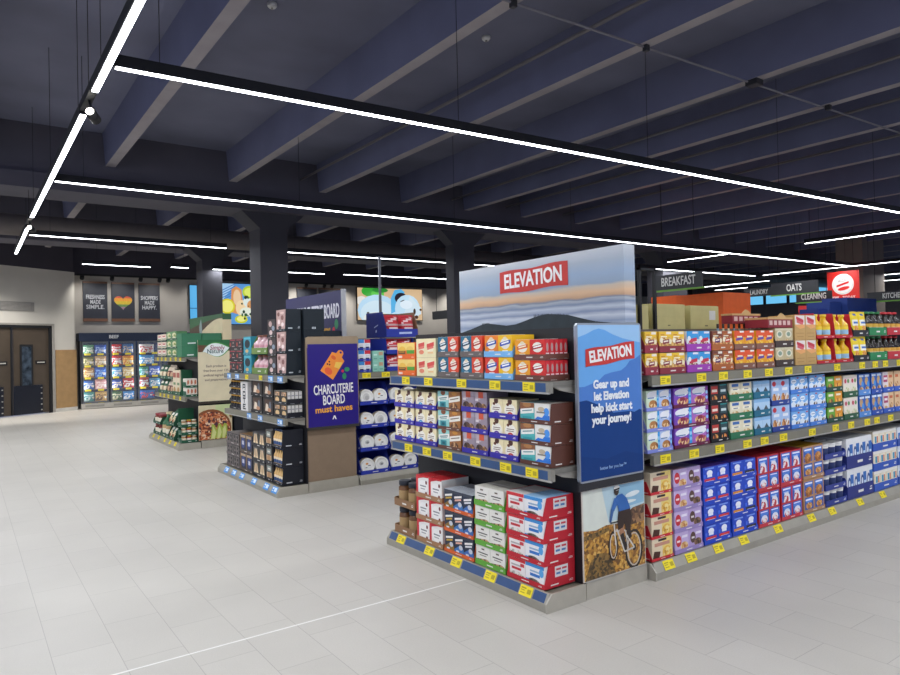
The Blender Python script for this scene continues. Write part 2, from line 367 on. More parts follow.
def fixture(name, label, loc, rz, length, depth, shelves, back, tags, base_ins, rail_ins, cat, ends=(True, True), tk='y', base_h=.108, backdepth=None, sb=0., bz=None):
    """local frame: x along the shelf edge, y into the shelf, front edge at y=0. shelves: heights; tags: list per level of x positions (base first)"""
    t = thing(name, label, cat, loc, rz)
    b = MB(); b.prism([(.035, .0), (depth, .0), (depth, base_h-.01), (.04, base_h-.01)], 'x', .014, length-.014, GREYRAIL); b.build('base', t)
    k = MB(); k.prism([(0, .0), (.03, 0), (.045, base_h), (.03, base_h), (0, .05)], 'x', 0 if not ends[0] else .013, length-.013 if ends[1] else length, mat('a09b8e', .45, .15))
    if base_ins:
        xs = sorted(tags[0]); cuts = [.03]+[q for x in xs for q in (x-.065, x+.065)]+[length-.03]
        for i in range(0, len(cuts), 2):
            if cuts[i+1]-cuts[i] > .02: k.face([(cuts[i],.0012,.0555),(cuts[i+1],.0012,.0555),(cuts[i+1],.0275,.1055),(cuts[i],.0275,.1055)], base_ins)
    kp = k.build('kick_plate', t)
    for x in tags[0]:
        o = link('price_tag', TAGM[tk], kp, (x, -.0015, .051)); o.rotation_euler = (-.477, 0, 0)
    for i, e in enumerate(ends):
        if e:
            xx = 0 if i == 0 else length-.012
            MB().prism([(-.004, 0), (depth, 0), (depth, base_h), (.04, base_h), (-.004, .055)], 'x', xx, xx+.012, mat('b0aa9c', .42, .15)).build('base_end', t)
    for si, z in enumerate(shelves):
        s = MB(); s.box(.02, .02, z-.03, length-.02, (backdepth or depth)-.0125-sb, z, mat('77746c', .5))
        so = s.build('shelf', t, (0, sb, 0))
        ro = rail_mesh(0, length, z-.003, .066, rail_ins, tags[si+1]).build('price_rail', so)
        for x in tags[si+1]: link('price_tag', TAGM[tk], so, (x, -.0135, z-.067))
        if ends[0] or ends[1]:
            for xx in ([.03] if ends[0] else [])+([length-.05] if ends[1] else []):
                br = MB(); br.prism([(.05, z-.0305), (depth-.013-sb, z-.0305), (depth-.013-sb, z-.085), (.12, z-.06)], 'x', xx, xx+.02, mat('9c988e', .5)); br.build('shelf_bracket', so)
    if back:
        MB().box(.0, depth-.012, base_h, length, depth, back, mat('1d1d21', .6)).build('back_panel', t)
    return t
HPI = -pi/2
# the nearest end display faces -x: local x runs towards -y
def ty(lst, yb): return [yb-y for y in lst]
fixture('end_display', 'nearest end display, dark shelves of snacks with a navy price strip', (2.80, 4.85, 0), HPI, 1.87, .33, [.84, 1.37], 1.70,
        [ty([4.65,4.25,3.91,3.53,3.18],4.85), ty([4.58,4.32,4.05,3.72,3.4,3.15],4.85), ty([4.6,4.28,3.86,3.49,3.16],4.85)], NAVY, mat('31507c', .4), 'display shelf', sb=.07)
t = thing('display_side_box', 'dark boxed end of the nearest shelves, carrying the blue sign and the cyclist picture', 'display stand', (0,0,0))
b = MB(); b.box(3.14, 3.0, .114, 3.72, 4.83, 1.68, mat('1b1b1f', .6)); b.build('core', t)
b = MB(); b.box(3.14, 2.985, .0, 3.725, 3.0, .108, mat('b0aa9c', .42, .15)); b.box(3.14, 2.98, .108, 3.725, 3.03, .113, STEEL); b.box(3.14, 3.0, 0, 3.72, 4.83, .108, DARK); b.build('base_end', t)
fixture('shelf_unit', 'long grey shelf unit of breakfast goods running right from the blue sign', (3.74, 2.93, 0), 0, 5.2, .62, [.84, 1.37], None,
        [[x-3.74 for x in (3.90,4.15,4.48,4.81,5.3,5.83,6.19,6.72,7.19,7.7,8.3)], [x-3.74 for x in (3.86,4.18,4.49,4.85,5.09,5.37,5.83,6.24,6.53,6.85,7.05,7.35,7.9,8.4)], [x-3.74 for x in (3.88,4.29,4.56,4.88,5.18,5.48,5.79,6.3,6.78,7.05,7.27,7.58,8.1)]], None, None, 'shelf unit', ends=(True, False))
t = thing('shelf_spine', 'dark middle wall of the long right shelf unit, tan cases standing above it', 'shelf unit', (0,0,0))
b = MB(); b.box(3.74, 3.56, 0, 8.94, 4.1, 1.69, mat('2a2826', .6)); b.build('spine', t)
b = MB(); b.box(3.74, 3.545, 1.60, 8.94, 3.56, 1.70, mat('6c6258', .5)); b.build('top_rail', t)
b = MB()
b.box(3.74, 4.1, 0, 8.94, 4.83, .12, GREYRAIL); b.box(3.74, 4.1, .8, 8.94, 4.83, .84, GREYRAIL); b.box(3.74, 4.1, 1.33, 8.94, 4.83, 1.37, GREYRAIL); b.build('rear_shelf', t)
# second display (dark boxes) and its shelf unit with the plates
mid_disp = fixture('end_display', 'middle end display of black boxes with round blue price tags', (2.75, 9.2, 0), HPI, 2.1, .36, [.84, 1.312], 1.70,
        [ty([8.86,8.57,8.27,7.85,7.45,7.2],9.2), ty([8.24,7.86,7.24],9.2), ty([8.98,8.66,7.5,7.22],9.2)], None, None, 'display shelf', tk='b', sb=.115)
for y in (8.3, 7.82):
    link('price_tag', TAGM['y'], mid_disp, (9.2-y, .115-.0135, 1.242))
t = thing('display_side_box', 'tan boxed end of the middle display, under the purple board sign', 'display stand', (0,0,0))
b = MB(); b.box(3.12, 7.14, .13, 3.72, 9.18, 1.30, mat('1b1b1f', .6)); b.build('core', t)
b = MB(); b.box(3.12, 7.1, 0, 3.735, 7.14, .12, mat('b0aa9c', .42, .15)); b.box(3.12, 7.14, 0, 3.72, 9.18, .13, DARK); b.build('base_end', t)
b = MB(); b.box(3.12, 7.115, .12, 3.72, 7.139, .72, mat('8a7560', .55)); b.build('front_panel', t)
fixture('shelf_unit', 'shelf unit of picnic plates seen through the gap behind the nearest display', (3.76, 7.1, 0), 0, 5.5, .62, [1.312], 1.70, [[.95, 2.0], [.1, .36, .78, 1.4, 2.]], None, None, 'shelf unit', ends=(True, False))
t = thing('shelf_spine', 'dark back half of the plate shelf unit with a thin grey pole', 'shelf unit', (0,0,0))
b = MB(); b.box(3.76, 7.73, 0, 9.2, 9.15, 1.72, mat('2a2826', .6)); b.build('spine', t)
MB().tube((4.59, 8.0, 1.7), (4.59, 8.0, 2.83), .02, mat('6f7076', .5)).build('pole', t)
# third display
fixture('end_display', 'farthest end display of green packs with yellow price tags', (2.84, 13.72, 0), HPI, 2.12, .36, [.86, 1.515], 1.51,
        [ty([13.4,13.0,12.55,12.2,11.85],13.72), ty([13.3,13.0,12.7,12.3,11.9],13.72), ty([13.45,13.15,12.85,12.5,12.15,11.85],13.72)], None, None, 'display shelf', sb=.13)
t = thing('display_side_box', 'boxed end of the farthest display, under the cream leaf sign', 'display stand', (0,0,0))
b = MB(); b.box(3.21, 11.62, .13, 3.72, 13.7, 1.52, mat('1c2a22', .6)); b.build('core', t)
b = MB(); b.box(3.21, 11.58, 0, 3.73, 11.62, .125, mat('b0aa9c', .42, .15)); b.box(3.21, 11.62, 0, 3.72, 13.7, .13, DARK); b.build('base_end', t)
tag(MB().box(3.76, 11.6, 0, 9., 13.7, 1.5, DARK).build('shelf_unit'), 'dark far shelf unit behind the cream leaf sign', 'shelf unit')

# ------------------------------------------------------------------ products
TH = .003
def m_carton(w, h, d, base, art=(), side=(), top=None):
    b = MB(); b.box(-w/2, 0, 0, w/2, d, h, base, top=top or base)
    b.box(-w/2+.006, .004, h, w/2-.006, d*.62, h+.0012, top or base)              # closing flap
    decals(b, art, -w/2, 0, w, h)
    decals(b, side, w/2, 0, d, h, side='+x'); decals(b, side, -w/2, 0, d, h, side='-x')
    return {'m': b.mesh('carton')}
def paint(art, u, v, base):
    c = base
    for d in art:
        p, m = shape(d); ins = False; j = len(p)-1
        for i in range(len(p)):
            if (p[i][1] > v) != (p[j][1] > v) and u < (p[j][0]-p[i][0])*(v-p[i][1])/(p[j][1]-p[i][1])+p[i][0]: ins = not ins
            j = i
        if ins: c = m
    return c
def m_bag(w, h, d, base, art=(), flat=False, nx=10, nz=12):
    b = MB(); P = {}
    def pt(i, k, s):
        u, v = i/nx, k/nz
        f = (1-abs(2*u-1)**2.6)**.6; g = (1-abs(2*v-1)**4)**.55 if not flat else min(1, (1-v)*1.6)**.6*(1 if k else .9)
        if k >= nz-1 or (k <= 0 and not flat): g = .0
        zz = v*h*(1-.02*(abs(2*u-1)**3))
        return ((u-.5)*w*(1-.05*g*(1 if 0 < k < nz else 0)), d/2+s*(d/2*f*g+.0006), zz)
    for s in (-1, 1):
        for k in range(nz):
            for i in range(nx):
                q = [pt(i,k,s), pt(i+1,k,s), pt(i+1,k+1,s), pt(i,k+1,s)]
                b.face(q, paint(art, (i+.5)/nx, (k+.5)/nz, base), True)
    return {'m': b.mesh('bag')}
def m_jar(r, h, body, lid, label):
    b = MB(); z = [0, .01, h*.18, h*.62, h*.74, h*.8]
    b.lathe([(r*.9, 0), (r, z[1]), (r, z[2]), (r, z[3]), (r*.97, z[4]), (r*.8, z[5]), (r*.8, h*.84)], body, (0, r, 0), 16, mats=[mat(body, .15) if isinstance(body, str) else body]*2+[mat(label)]+[mat(body, .15) if isinstance(body, str) else body]*3)
    l = MB(); l.lathe([(r*.93, 0), (r*.96, .006), (r*.96, h*.17), (r*.9, h*.18)], lid, (0, r, 0), 16)
    return {'m': b.mesh('jar'), 'p': [('lid', l.mesh('lid'), h*.82)]}
def m_bottle(r, h, body, cap, label, lab2=None):
    b = MB(); b.lathe([(r*.9, 0), (r, .008), (r, h*.14), (r, h*.34), (r, h*.48), (r*.97, h*.58), (r*.42, h*.76), (r*.38, h*.9)], body, (0, r, 0), 12, mats=[mat(body, .2)]*2+[mat(label), mat(lab2 or label)]+[mat(body, .2)]*3)
    c = MB(); c.lathe([(r*.45, 0), (r*.47, .004), (r*.47, h*.09), (r*.4, h*.1)], cap, (0, r, 0), 12)
    return {'m': b.mesh('bottle'), 'p': [('cap', c.mesh('cap'), h*.9)]}
def m_tub(r, h, body, lid, label):
    b = MB(); b.lathe([(r*.82, 0), (r*.85, .006), (r*.88, h*.22), (r*.95, h*.72), (r*.97, h*.86)], body, (0, r, 0), 16, mats=[mat(body), mat(body), mat(label), mat(body)])
    l = MB(); l.lathe([(r, 0), (r, h*.1), (r*.94, h*.13)], lid, (0, r, 0), 16)
    return {'m': b.mesh('tub'), 'p': [('lid', l.mesh('lid'), h*.86)]}
def m_plates(r, d, deco, mk='f0eeea'):
    b = MB(); W_ = mat(mk, .35)
    b.lathe([(r*.98, d), (r, d*.9), (r, .012), (r*.98, .0), (r*.8, .012), (r*.66, .018), (r*.62, .018)], W_, (0, 0, r), 22, 'y')
    for i, (cx, cy, rx, ry, c) in enumerate(deco):
        b.face([(x*r, .0172-.0006*i, r+y*r) for x, y in ell(cx, cy, rx, ry, 12)], mat(c))
    w = MB(); w.lathe([(r*1.015, d*.8), (r*1.015, d*.35)], mat('b5a58c', .4), (0, 0, r), 22, 'y')
    return {'m': b.mesh('plate_pack'), 'p': [('paper_band', w.mesh('paper_band'), 0.)]}
def m_tray(W_, D, H, lip, col, sl=1., mark='e8e4dc', cut=.45):
    """open-fronted cardboard tray; lip, sl: fractions of H of the front lip and the sides"""
    b = MB(); c = M_(col); x0, x1 = -W_/2, W_/2; t = TH; zl = H*lip; zs = H*sl
    b.box(x0, 0, 0, x1, D, t, c); b.box(x0, D-t, t, x1, D, zs, c); b.box(x0, 0, t, x1, t, zl, c)
    for xa in (x0, x1-t):
        b.prism([(t, t), (D-t, t), (D-t, zs), (min(D*.5, t+(zs-zl)*cut)+.002, zs), (t, zl)], 'x', xa, xa+t, c)
    m = M_(mark)
    decals(b, [('r', .4, .36, .6, .56, m), ('r', .84, .34, .93, .44, m), ('r', .86, .54, .93, .62, m)], x0, 0, W_, zl)
    for sd, xx in (('+x', x1), ('-x', x0)):
        decals(b, [('r', .2, .1, .46, .155, m), ('r', .8, .12, .93, .15, m), ('r', .82, .18, .93, .2, m)], xx, 0, D, zs, side=sd)
    return b.mesh('cardboard_tray')
ORD = {1: ['only'], 2: ['lower', 'upper'], 3: ['bottom', 'middle', 'top'], 4: ['bottom', 'lower-middle', 'upper-middle', 'top'], 5: ['bottom', 'lower-middle', 'middle', 'upper-middle', 'top']}
def posw(i, n): return {1: [''], 2: ['left', 'right'], 3: ['left', 'centre', 'right'], 4: ['far left', 'left', 'right', 'far right'], 5: ['far left', 'left', 'centre', 'right', 'far right']}[n][i]
def stack(fr, u0, u1, z0, tiers, H, D, packs, where, tray=None, trayname='', lip=.3, sl=1., mark='e8e4dc', gname=None, rows=1, over=0., hk=.95, pd=None, cut=.45, deep=0):
    """a column of cases: fr = ('E', x of the face) facing -x or ('F', y of the face) facing -y; u0..u1 the span along the shelf.
    packs: list of (name, category, builder(w,h,d) -> mesh dict, short description)"""
    kind, f0 = fr; D = min(D, {2.845: .262, 2.90: .205, 2.83: .255, 2.905: .19, 2.89: .285, 3.0: .185}.get(f0, D)); n = len(packs); W_ = u1-u0-.008; rz = HPI if kind == 'E' else 0.
    def pos(x, d):       # local x measured from the centre of the span, as seen from the front
        return (f0+d, (u0+u1)/2-x) if kind == 'E' else ((u0+u1)/2+x, f0+d)
    tm = m_tray(W_, D, H-.002, lip, tray, sl, mark, cut) if tray else None
    inner = W_-(2*TH+.004 if tray else 0.); pw = inner/n
    ph = H*hk-.004 if tray else H-.002
    pdep = pd or (D-2*TH-.006 if rows == 1 else (D-2*TH-.006)/rows-.002)
    built = [bf(pw-.0025, ph, pdep) for (_, _, bf, _) in packs]
    for t in range(tiers):
        z = z0+t*H+.001; tw = ORD[tiers][t]
        if tray:
            x, y = pos(0, 0); o = link('cardboard_tray', tm, None, (x, y, z), rz)
            tag(o, ' '.join(f'{"" if tiers == 1 else tw} {trayname} cardboard tray {where}'.split()).replace(' ,', ','), 'tray', 'cardboard trays of '+(gname or where))
        nr = rows if (t == tiers-1 or deep) else 1
        for i, (nm, cat, bf, desc) in enumerate(packs):
            for r in range(nr):
                x, y = pos(-inner/2+pw*(i+.5), (TH+.002 if tray else 0)+r*(pdep+.002))
                o = link(nm, built[i]['m'], None, (x, y, z+(TH+.0005 if tray else 0)), rz)
                for pn, pm, pz in built[i].get('p', ()): link(pn, pm, o, (0, 0, pz))
                rw = '' if nr == 1 else (' front', ' rear', ' third row', ' rearmost')[r]
                pos_ = posw(i, n); same = [p[3] for p in packs].count(desc) > 1
                what = f'{desc}, {pos_}' if (n > 1) else desc
                tw2 = '' if tiers == 1 else tw
                lab = f'{what}{rw} in {tw2} {trayname} tray {where}'.replace(' ,', ',') if tray else f'{tw2} {what}{rw} {where}'
                tag(o, ' '.join(lab.split()), cat, f'{desc} {where}')
# art templates
def ct(base, art=(), side=(), top=None): return lambda w, h, d: m_carton(w, h, d, base, art, side, top)
def bg(base, art=(), flat=False, dd=None): return lambda w, h, d: m_bag(w, h, min(d, dd or d), base, art, flat)
def jr(body, lid, label): return lambda w, h, d: m_jar(min(w, d)/2*.96, h, body, lid, label)
def bt(body, cap, label, l2=None, f=.96): return lambda w, h, d: m_bottle(w/2*f, h, body, cap, label, l2)
def tb(body, lid, label): return lambda w, h, d: m_tub(w/2*.97, h, body, lid, label)
def logo(cx, cy, a, b, m, ink='ffffff', t=.0): return [('q', cx, cy, a, b, t, m), ('q', cx, cy+b*.3, a*.75, b*.22, t, ink), ('q', cx, cy-b*.4, a*.5, b*.14, t, ink)]
def bars(cx, cy, a, n=3, ink='8a8a8a', g=.06): return [('r', cx-a*(1-.2*i), cy-g*i-.012, cx+a*(1-.2*i), cy-g*i+.014, ink) for i in range(n)]

# ------------------------------------------------------------------ nearest end display
EN = ('E', 2.845); ZB, ZM, ZT = .11, .842, 1.372
OE = 'on the nearest end display'
stack(EN, 4.49, 4.80, ZB, 2, .215, .24, [('spread_jar', 'jar', jr('6e4a2c', '22252e', 'a98a5c'), 'brown jar with navy lid')]*2, 'by the far corner', '8f6a48', 'brown', .28, .3, gname='jars', rows=2, hk=.93)
BAG = ct('ebe7e1', [('p', [(0,1),(0,.66),(.2,.84),(.6,.93),(1,.95),(1,1)], 'c5232c'), ('r', .0,.0,.16,1,'d2333a'), ('e', .58,.5,.36,.3,'f2efea'), ('r',.32,.5,.8,.56,'8c8a8c'), ('r',.36,.38,.72,.43,'a3a0a2'), ('e',.82,.72,.07,.09,'6e2f22'), ('e',.8,.2,.08,.1,'7a3325'), ('e',.9,.1,.07,.06,'a5282e')], top='c92a30')
stack(EN, 4.115, 4.48, ZB, 3, .168, .28, [('snack_box', 'snack box', BAG, 'red topped white snack box')]*2, 'beside the jars', 'a67a55', 'brown', .22, .24, gname='red topped white boxes', rows=2, hk=1.0)
PO = lambda top, low: ct('232c42', [('p', [(0,0),(1,0),(1,.34),(.6,.5),(0,.24)], low), ('p',[(0,.86),(1,.86),(1,1),(0,1)],'3a3f4c'), ('q',.5,.74,.4,.05,.15,'f0ede6'), ('q',.5,.6,.34,.045,.15,top), ('r',.2,.12,.5,.22,'dfe5ea'), ('e',.7,.4,.2,.12,'c8cdd4')], top='b8bcc4')
stack(EN, 3.745, 4.105, ZB, 3, .152, .28, [('snack_pouch', 'pouch', PO('c8a03a', '8c6a2c'), 'navy pouch with gold base'), ('snack_pouch', 'pouch', PO('e8b09a', '3f78b8'), 'navy pouch with blue base'), ('snack_pouch', 'pouch', PO('dcdcdc', '3a6db4'), 'navy pouch with blue band')], 'beside the green trays', 'd8612a', 'orange', .16, .9, gname='navy pouches', rows=2, hk=.98, cut=.2)
FW = ('5a3420', 'c79a70', 'e9dcc6', '3a2216')
GR = ct('ebe7dd', [('r',0,0,1,.36,(FW, 70.)), ('p',[(0,.36),(0,.26),(.5,.42),(1,.3),(1,.4)],'ebe7dd'), ('r',.16,.6,.84,.66,'55504a'), ('r',.26,.48,.74,.53,'8d877c'), ('r',.4,.8,.6,.88,'6a5a4a')], top='d9d4c8')
stack(EN, 3.41, 3.735, ZB, 4, .134, .28, [('cookie_pack', 'biscuit pack', GR, 'white pack with biscuit picture')]*2, 'between orange and red trays', '63a83a', 'green', .28, .95, gname='white biscuit packs', rows=2, hk=.98, cut=.25)
GY = (('b9b2a6', 'e9e4da', '8c8278', 'd8cfc0'), 60.)
RDL = ct('efe9e5', [('r',0,.84,1,1,'cf2f38'), ('r',.0,.0,.1,1,'cf2f38'), ('e',.5,.16,.42,.2,GY), ('r',.2,.62,.8,.7,'b8b2ae'), ('r',.22,.44,.76,.56,'c8323a'), ('r',.72,.64,.94,.8,'d04048')], top='d8d2ce')
RDR = ct('f0eeec', [('r',0,.84,1,1,'3f8fd0'), ('e',.42,.14,.36,.18,(('4a4038','6a5c50','2c2826','8a7c70'), 60.)), ('r',.24,.62,.8,.7,'9ab4cc'), ('r',.24,.42,.78,.56,'2e74c4'), ('e',.86,.68,.12,.2,'58a4de'), ('e',.08,.1,.14,.16,'4a9ad8')], top='9cc6e8')
RS = [('q',.5,.52,.48,.012,.1,'a82030')]
stack(EN, 3.045, 3.40, ZB, 4, .138, .29, [('cookie_pack', 'biscuit pack', RDL, 'red banded white pack'), ('cookie_pack', 'biscuit pack', RDR, 'blue banded white pack')], 'at the near corner', 'bf2230', 'red', .22, 1., gname='packs in red trays', hk=.98, cut=.3, rows=2)
# white label on the side of each red tray
for o in [q for q in bpy.data.objects if q.get('label', '').endswith('red cardboard tray at the near corner') and q.name.startswith('cardboard_tray')]:
    b = MB(); w2 = (3.40-3.045-.008)/2
    b.box(w2, .09, .06, w2+.0012, .2, .125, mat('dcdad8', .5))
    for y0, c in ((.1,'c8404a'),(.15,'c8404a')): b.box(w2+.0012, y0, .1, w2+.0016, y0+.04, .112, mat(c))
    for y0 in (.1,.15): b.box(w2+.0012, y0, .075, w2+.0016, y0+.035, .088, mat('4a7ab0'))
    b.build('paper_label', o)
# middle shelf
EU = ('E', 2.90)
def creamp(c1, c2, c0='efe0b2'): return ct(c0, [('e',.5,.44,.4,.36,'f4efe2'), ('e',.5,.9,.16,.16,'4f2a20'), ('e',.34,.74,.1,.08,'6a3a28'), ('r',.24,.52,.78,.56,'7a5a4a'), ('r',.22,.42,.74,.46,'8a6a5a'), ('e',.5,.2,.22,.17,c1), ('e',.5,.2,.12,.09,c2)], top='d8cba6')
PUR = '3a2fa2'
stack(EU, 4.558, 4.862, ZM, 3, .137, .26, [('bar_carton', 'bar carton', creamp('8a5a3c','c9a27a'), 'cream carton with brown spot'), ('bar_carton', 'bar carton', creamp('3f6cc0','9cc0ea'), 'cream carton with blue spot')], 'at middle shelf far end', PUR, 'purple', .26, .6, gname='cream cartons, far stack', hk=.97)
stack(EU, 4.249, 4.548, ZM, 3, .137, .26, [('bar_carton', 'bar carton', creamp('3aa0d0','a8dcf0'), 'cream carton with sky spot'), ('bar_carton', 'bar carton', creamp('7a4a34','b98a62'), 'cream carton with cocoa spot')], 'beside the teal cartons', PUR, 'purple', .26, .6, gname='cream cartons, second stack', hk=.97)
TEA = ct('9ad2cc', [('q',.5,.62,.5,.13,.12,'efece4'), ('q',.5,.64,.36,.03,.12,'5a8a88'), ('q',.5,.55,.3,.022,.12,'7aa09e'), ('e',.5,.92,.22,.14,'8a4f30'), ('r',.2,.14,.74,.42,'2a8a94'), ('r',.34,.2,.6,.34,'0f5a68')], top='b8d8d4')
BRN = ct('a66c38', [('q',.5,.6,.5,.14,.15,'efe9dc'), ('q',.5,.62,.38,.03,.15,'8a7a68'), ('e',.45,.2,.34,.2,(('7a4a28','c9a070','4a2c1a'), 60.)), ('e',.5,.9,.24,.1,'c88a3a')], top='c9a27a')
stack(EU, 3.939, 4.239, ZM, 3, .142, .26, [('bar_carton', 'bar carton', TEA, 'teal carton with white banner'), ('bar_carton', 'bar carton', BRN, 'caramel brown carton with white banner')], 'left of the granola packs', '6b4436', 'brown', .16, .9, gname='teal and caramel cartons', hk=.98)
GRA = ct('9a8c98', [('r',0,.78,1,1,'a89ba6'), ('p',[(.1,.62),(.5,.62),(.4,1),(.12,1)],'b9a9b0'), ('r',.34,.7,.72,1,'d4593c'), ('e',.36,.24,.3,.26,(('2a1a1c','5a3c30','8a6444','1c1214'), 50.)), ('e',.74,.24,.24,.2,(('c49a5c','6b4a35','2a1a18','8a5f3a'), 50.)), ('r',.1,.55,.34,.66,'d8d0d2')], top='6a5a62')
stack(EU, 3.630, 3.934, ZM, 3, .146, .26, [('granola_pack', 'granola pack', GRA, 'mauve granola pack with orange tab')]*2, 'in the middle shelf centre', PUR, 'purple', .24, .7, gname='mauve granola packs', hk=.98)
stack(EU, 3.321, 3.620, ZM, 3, .134, .26, [('bar_carton', 'bar carton', creamp('6a4a9a','b8a0d0'), 'cream carton with violet spot'), ('bar_carton', 'bar carton', creamp('c83a34','f0a090'), 'cream carton with red spot')], 'right of the granola packs', PUR, 'purple', .28, .7, gname='cream cartons right of the granola', hk=.97)
TE2 = ct('4fb3b3', [('p',[(0,.62),(1,.72),(1,1),(0,1)],'8a5636'), ('q',.5,.58,.46,.13,.12,'efece4'), ('q',.5,.6,.34,.03,.12,'6a9a98'), ('e',.5,.9,.3,.12,'b07a4a'), ('r',.18,.08,.8,.3,'2f9aa0')], top='a8c8c8')
WB = ct('ece9e0', [('p',[(0,0),(1,0),(1,.42),(.7,.5),(.5,.3),(.2,.34),(0,.2)],'2f7ad8'), ('e',.8,.6,.18,.2,'4a94e4'), ('e',.45,.72,.22,.12,'c9b89c'), ('r',.14,.52,.7,.6,'8a8478'), ('r',.3,.1,.76,.2,'7ab4f0')], top='d0ccc2')
stack(EU, 3.022, 3.311, ZM, 3, .131, .28, [('bar_carton', 'bar carton', TE2, 'teal carton with brown top'), ('bar_carton', 'bar carton', WB, 'white carton with blue base')], 'at middle shelf near end', '5e372b', 'dark brown', .2, 1., gname='teal and white cartons', hk=.97, cut=.1)
# top shelf
ORC = ct('ea6a22', [('r',.02,.55,.98,.98,'f1d074'), ('e',.28,.56,.2,.22,'e8b848'), ('e',.72,.56,.2,.22,'e8c060'), ('r',.06,.3,.46,.5,'6a4a22'), ('r',.54,.32,.96,.54,'4f9a34'), ('r',.1,.4,.42,.46,'c8902c'), ('r',.06,.06,.28,.2,'f4d8c8'), ('r',.8,.08,.94,.14,'f0b090')], top='e8a060')
stack(EU, 4.519, 4.796, ZT, 2, .132, .24, [('snack_case', 'closed case', ORC, 'orange case with yellow top')], 'at top shelf far end', gname='orange cases')
CRC = ct('eee1b4', [('e',.27,.55,.16,.3,'f4e8c8'), ('q',.27,.68,.16,.1,.25,'d84c44'), ('q',.27,.52,.15,.07,.25,'e07a68'), ('e',.27,.28,.13,.12,'e88a6a'), ('e',.74,.55,.18,.3,'f4e8c8'), ('q',.74,.66,.18,.1,.3,'d84c44'), ('q',.74,.5,.16,.06,.3,'e07a68'), ('r',.6,.2,.88,.3,'f0c890')], top='c9b48a')
stack(EU, 4.231, 4.509, ZT, 2, .145, .24, [('snack_case', 'closed case', CRC, 'cream case with red scripts')], 'beside the orange cases', gname='cream cases')
def chip(base, ink, l2, low=None): return ct(base, ([('r',0,0,1,.12,low)] if low else [])+[('e',.5,.6,.34,.26,'f0e8dc'), ('q',.5,.62,.38,.09,.18,ink), ('q',.5,.64,.26,.035,.18,l2), ('e',.5,.84,.14,.08,'e8d8b8'), ('r',.3,.16,.7,.28,l2)], top='e8e4de')
for (a, c, w) in ((3.945, 4.221, 'left of two alike'), (3.665, 3.935, 'right of two alike')):
    stack(EU, a, c, ZT, 2, .149, .22, [('snack_box', 'snack box', chip('1f6a88','143c54','dfe8ea'), 'teal snack box'), ('snack_box', 'snack box', chip('de4a2a','b02818','f4e0d0'), 'red snack box')], w, '6c625e', 'grey', .26, .5, gname='teal and red boxes '+w, hk=.98, mark='b8b0aa')
stack(EU, 3.353, 3.658, ZT, 1, .148, .22, [('snack_box', 'snack box', chip('da3a26','2c4aa0','ffffff'), 'scarlet snack box'), ('snack_box', 'snack box', chip('f3bf1e','2f4fb0','ffffff'), 'lemon yellow snack box')], 'low on the top shelf', '78b4e4', 'sky blue', .26, .5, gname='sky blue tray boxes', hk=.98)
stack(EU, 3.353, 3.658, ZT+.148, 1, .148, .22, [('snack_box', 'snack box', chip('ec8422','2c4aa0','ffffff'), 'orange snack box'), ('snack_box', 'snack box', chip('f3bf1e','2f4fb0','ffffff'), 'lemon yellow snack box')], 'high on the top shelf', '78b4e4', 'sky blue', .26, .5, gname='upper sky blue tray boxes', hk=.98)
STK = [('r',0,0,1,1,'c9202c')]+[d for k in range(5) for d in (('r', k*.2+.03, .2, k*.2+.17, .96, 'd8323a'), ('e', k*.2+.1, .6, .05, .22, 'b89a94'), ('r', k*.2+.03, .26, k*.2+.17, .32, 'f0e0e0'))]
stack(EU, 3.047, 3.344, ZT, 2, .13, .25, [('snack_box', 'snack box', chip('efa022','d8641e','fff0d0'), 'amber snack box'), ('snack_box', 'snack box', lambda w, h, d: m_carton(w, h, d, 'd62a26', [('e',.5,.6,.34,.26,'f0e8dc'), ('q',.5,.62,.38,.09,.18,'a81818'), ('q',.5,.64,.26,.035,.18,'ffffff')], STK, 'e8e4de'), 'bright red snack box')], 'at top shelf near end', '6e4136', 'dark brown', .26, .27, gname='amber and red boxes', hk=.98)

# ------------------------------------------------------------------ long right shelf unit
FR = ('F', 2.975)
def gran(c0, lg, fd, tip='efe6d8'): return ct(c0, [('r',.55,.86,.95,.98,tip), ('r',.0,.3,1,.62,(fd, 60.)), ('e',.3,.64,.26,.08,(fd, 60.)), ('e',.8,.62,.16,.1,(fd, 60.)), ('e',.18,.56,.15,.13,'f4ead0'), ('e',.84,.5,.12,.12,'f0e2c0'), ('q',.52,.5,.25,.1,.1,lg), ('q',.52,.52,.18,.035,.1,'f4e8d8'), ('r',.1,.72,.6,.77,'fff4d8'), ('r',.1,.82,.4,.86,'c8802a')], top='d8c8a0')
YG = gran('f0c238', '8a2e3c', ('e8c070','b8843c','f4e4b8','d8a040'))
stack(FR, 3.745, 3.892, ZT, 2, .15, .24, [('granola_pack', 'granola pack', YG, 'yellow granola pack')], 'half hidden by the blue sign', '9a3442', 'maroon', .36, .8, gname='yellow granola by the sign', hk=.97)
stack(FR, 3.90, 4.2, ZT, 2, .15, .24, [('granola_pack', 'granola pack', YG, 'yellow granola pack')]*2, 'beside the blue topped packs', '8e2f3c', 'maroon', .3, .8, gname='yellow granola packs', hk=.97)
BL = ct('e6e8ea', [('r',0,.6,1,1,'3a9ada'), ('r',.5,.88,.96,.98,'e8e4ea'), ('e',.5,.26,.45,.24,(('d8c8b0','8a5a44','f0e8d8','b84a54'), 55.)), ('q',.52,.55,.34,.09,.12,'c8304a'), ('e',.2,.64,.14,.12,'f0f0f0')], top='5aa8dc')
stack(FR, 4.21, 4.508, ZT, 2, .15, .24, [('granola_pack', 'granola pack', BL, 'blue topped white pack')]*2, 'third along the right top shelf', 'a23fb0', 'violet', .36, .8, gname='blue topped packs', hk=.97)
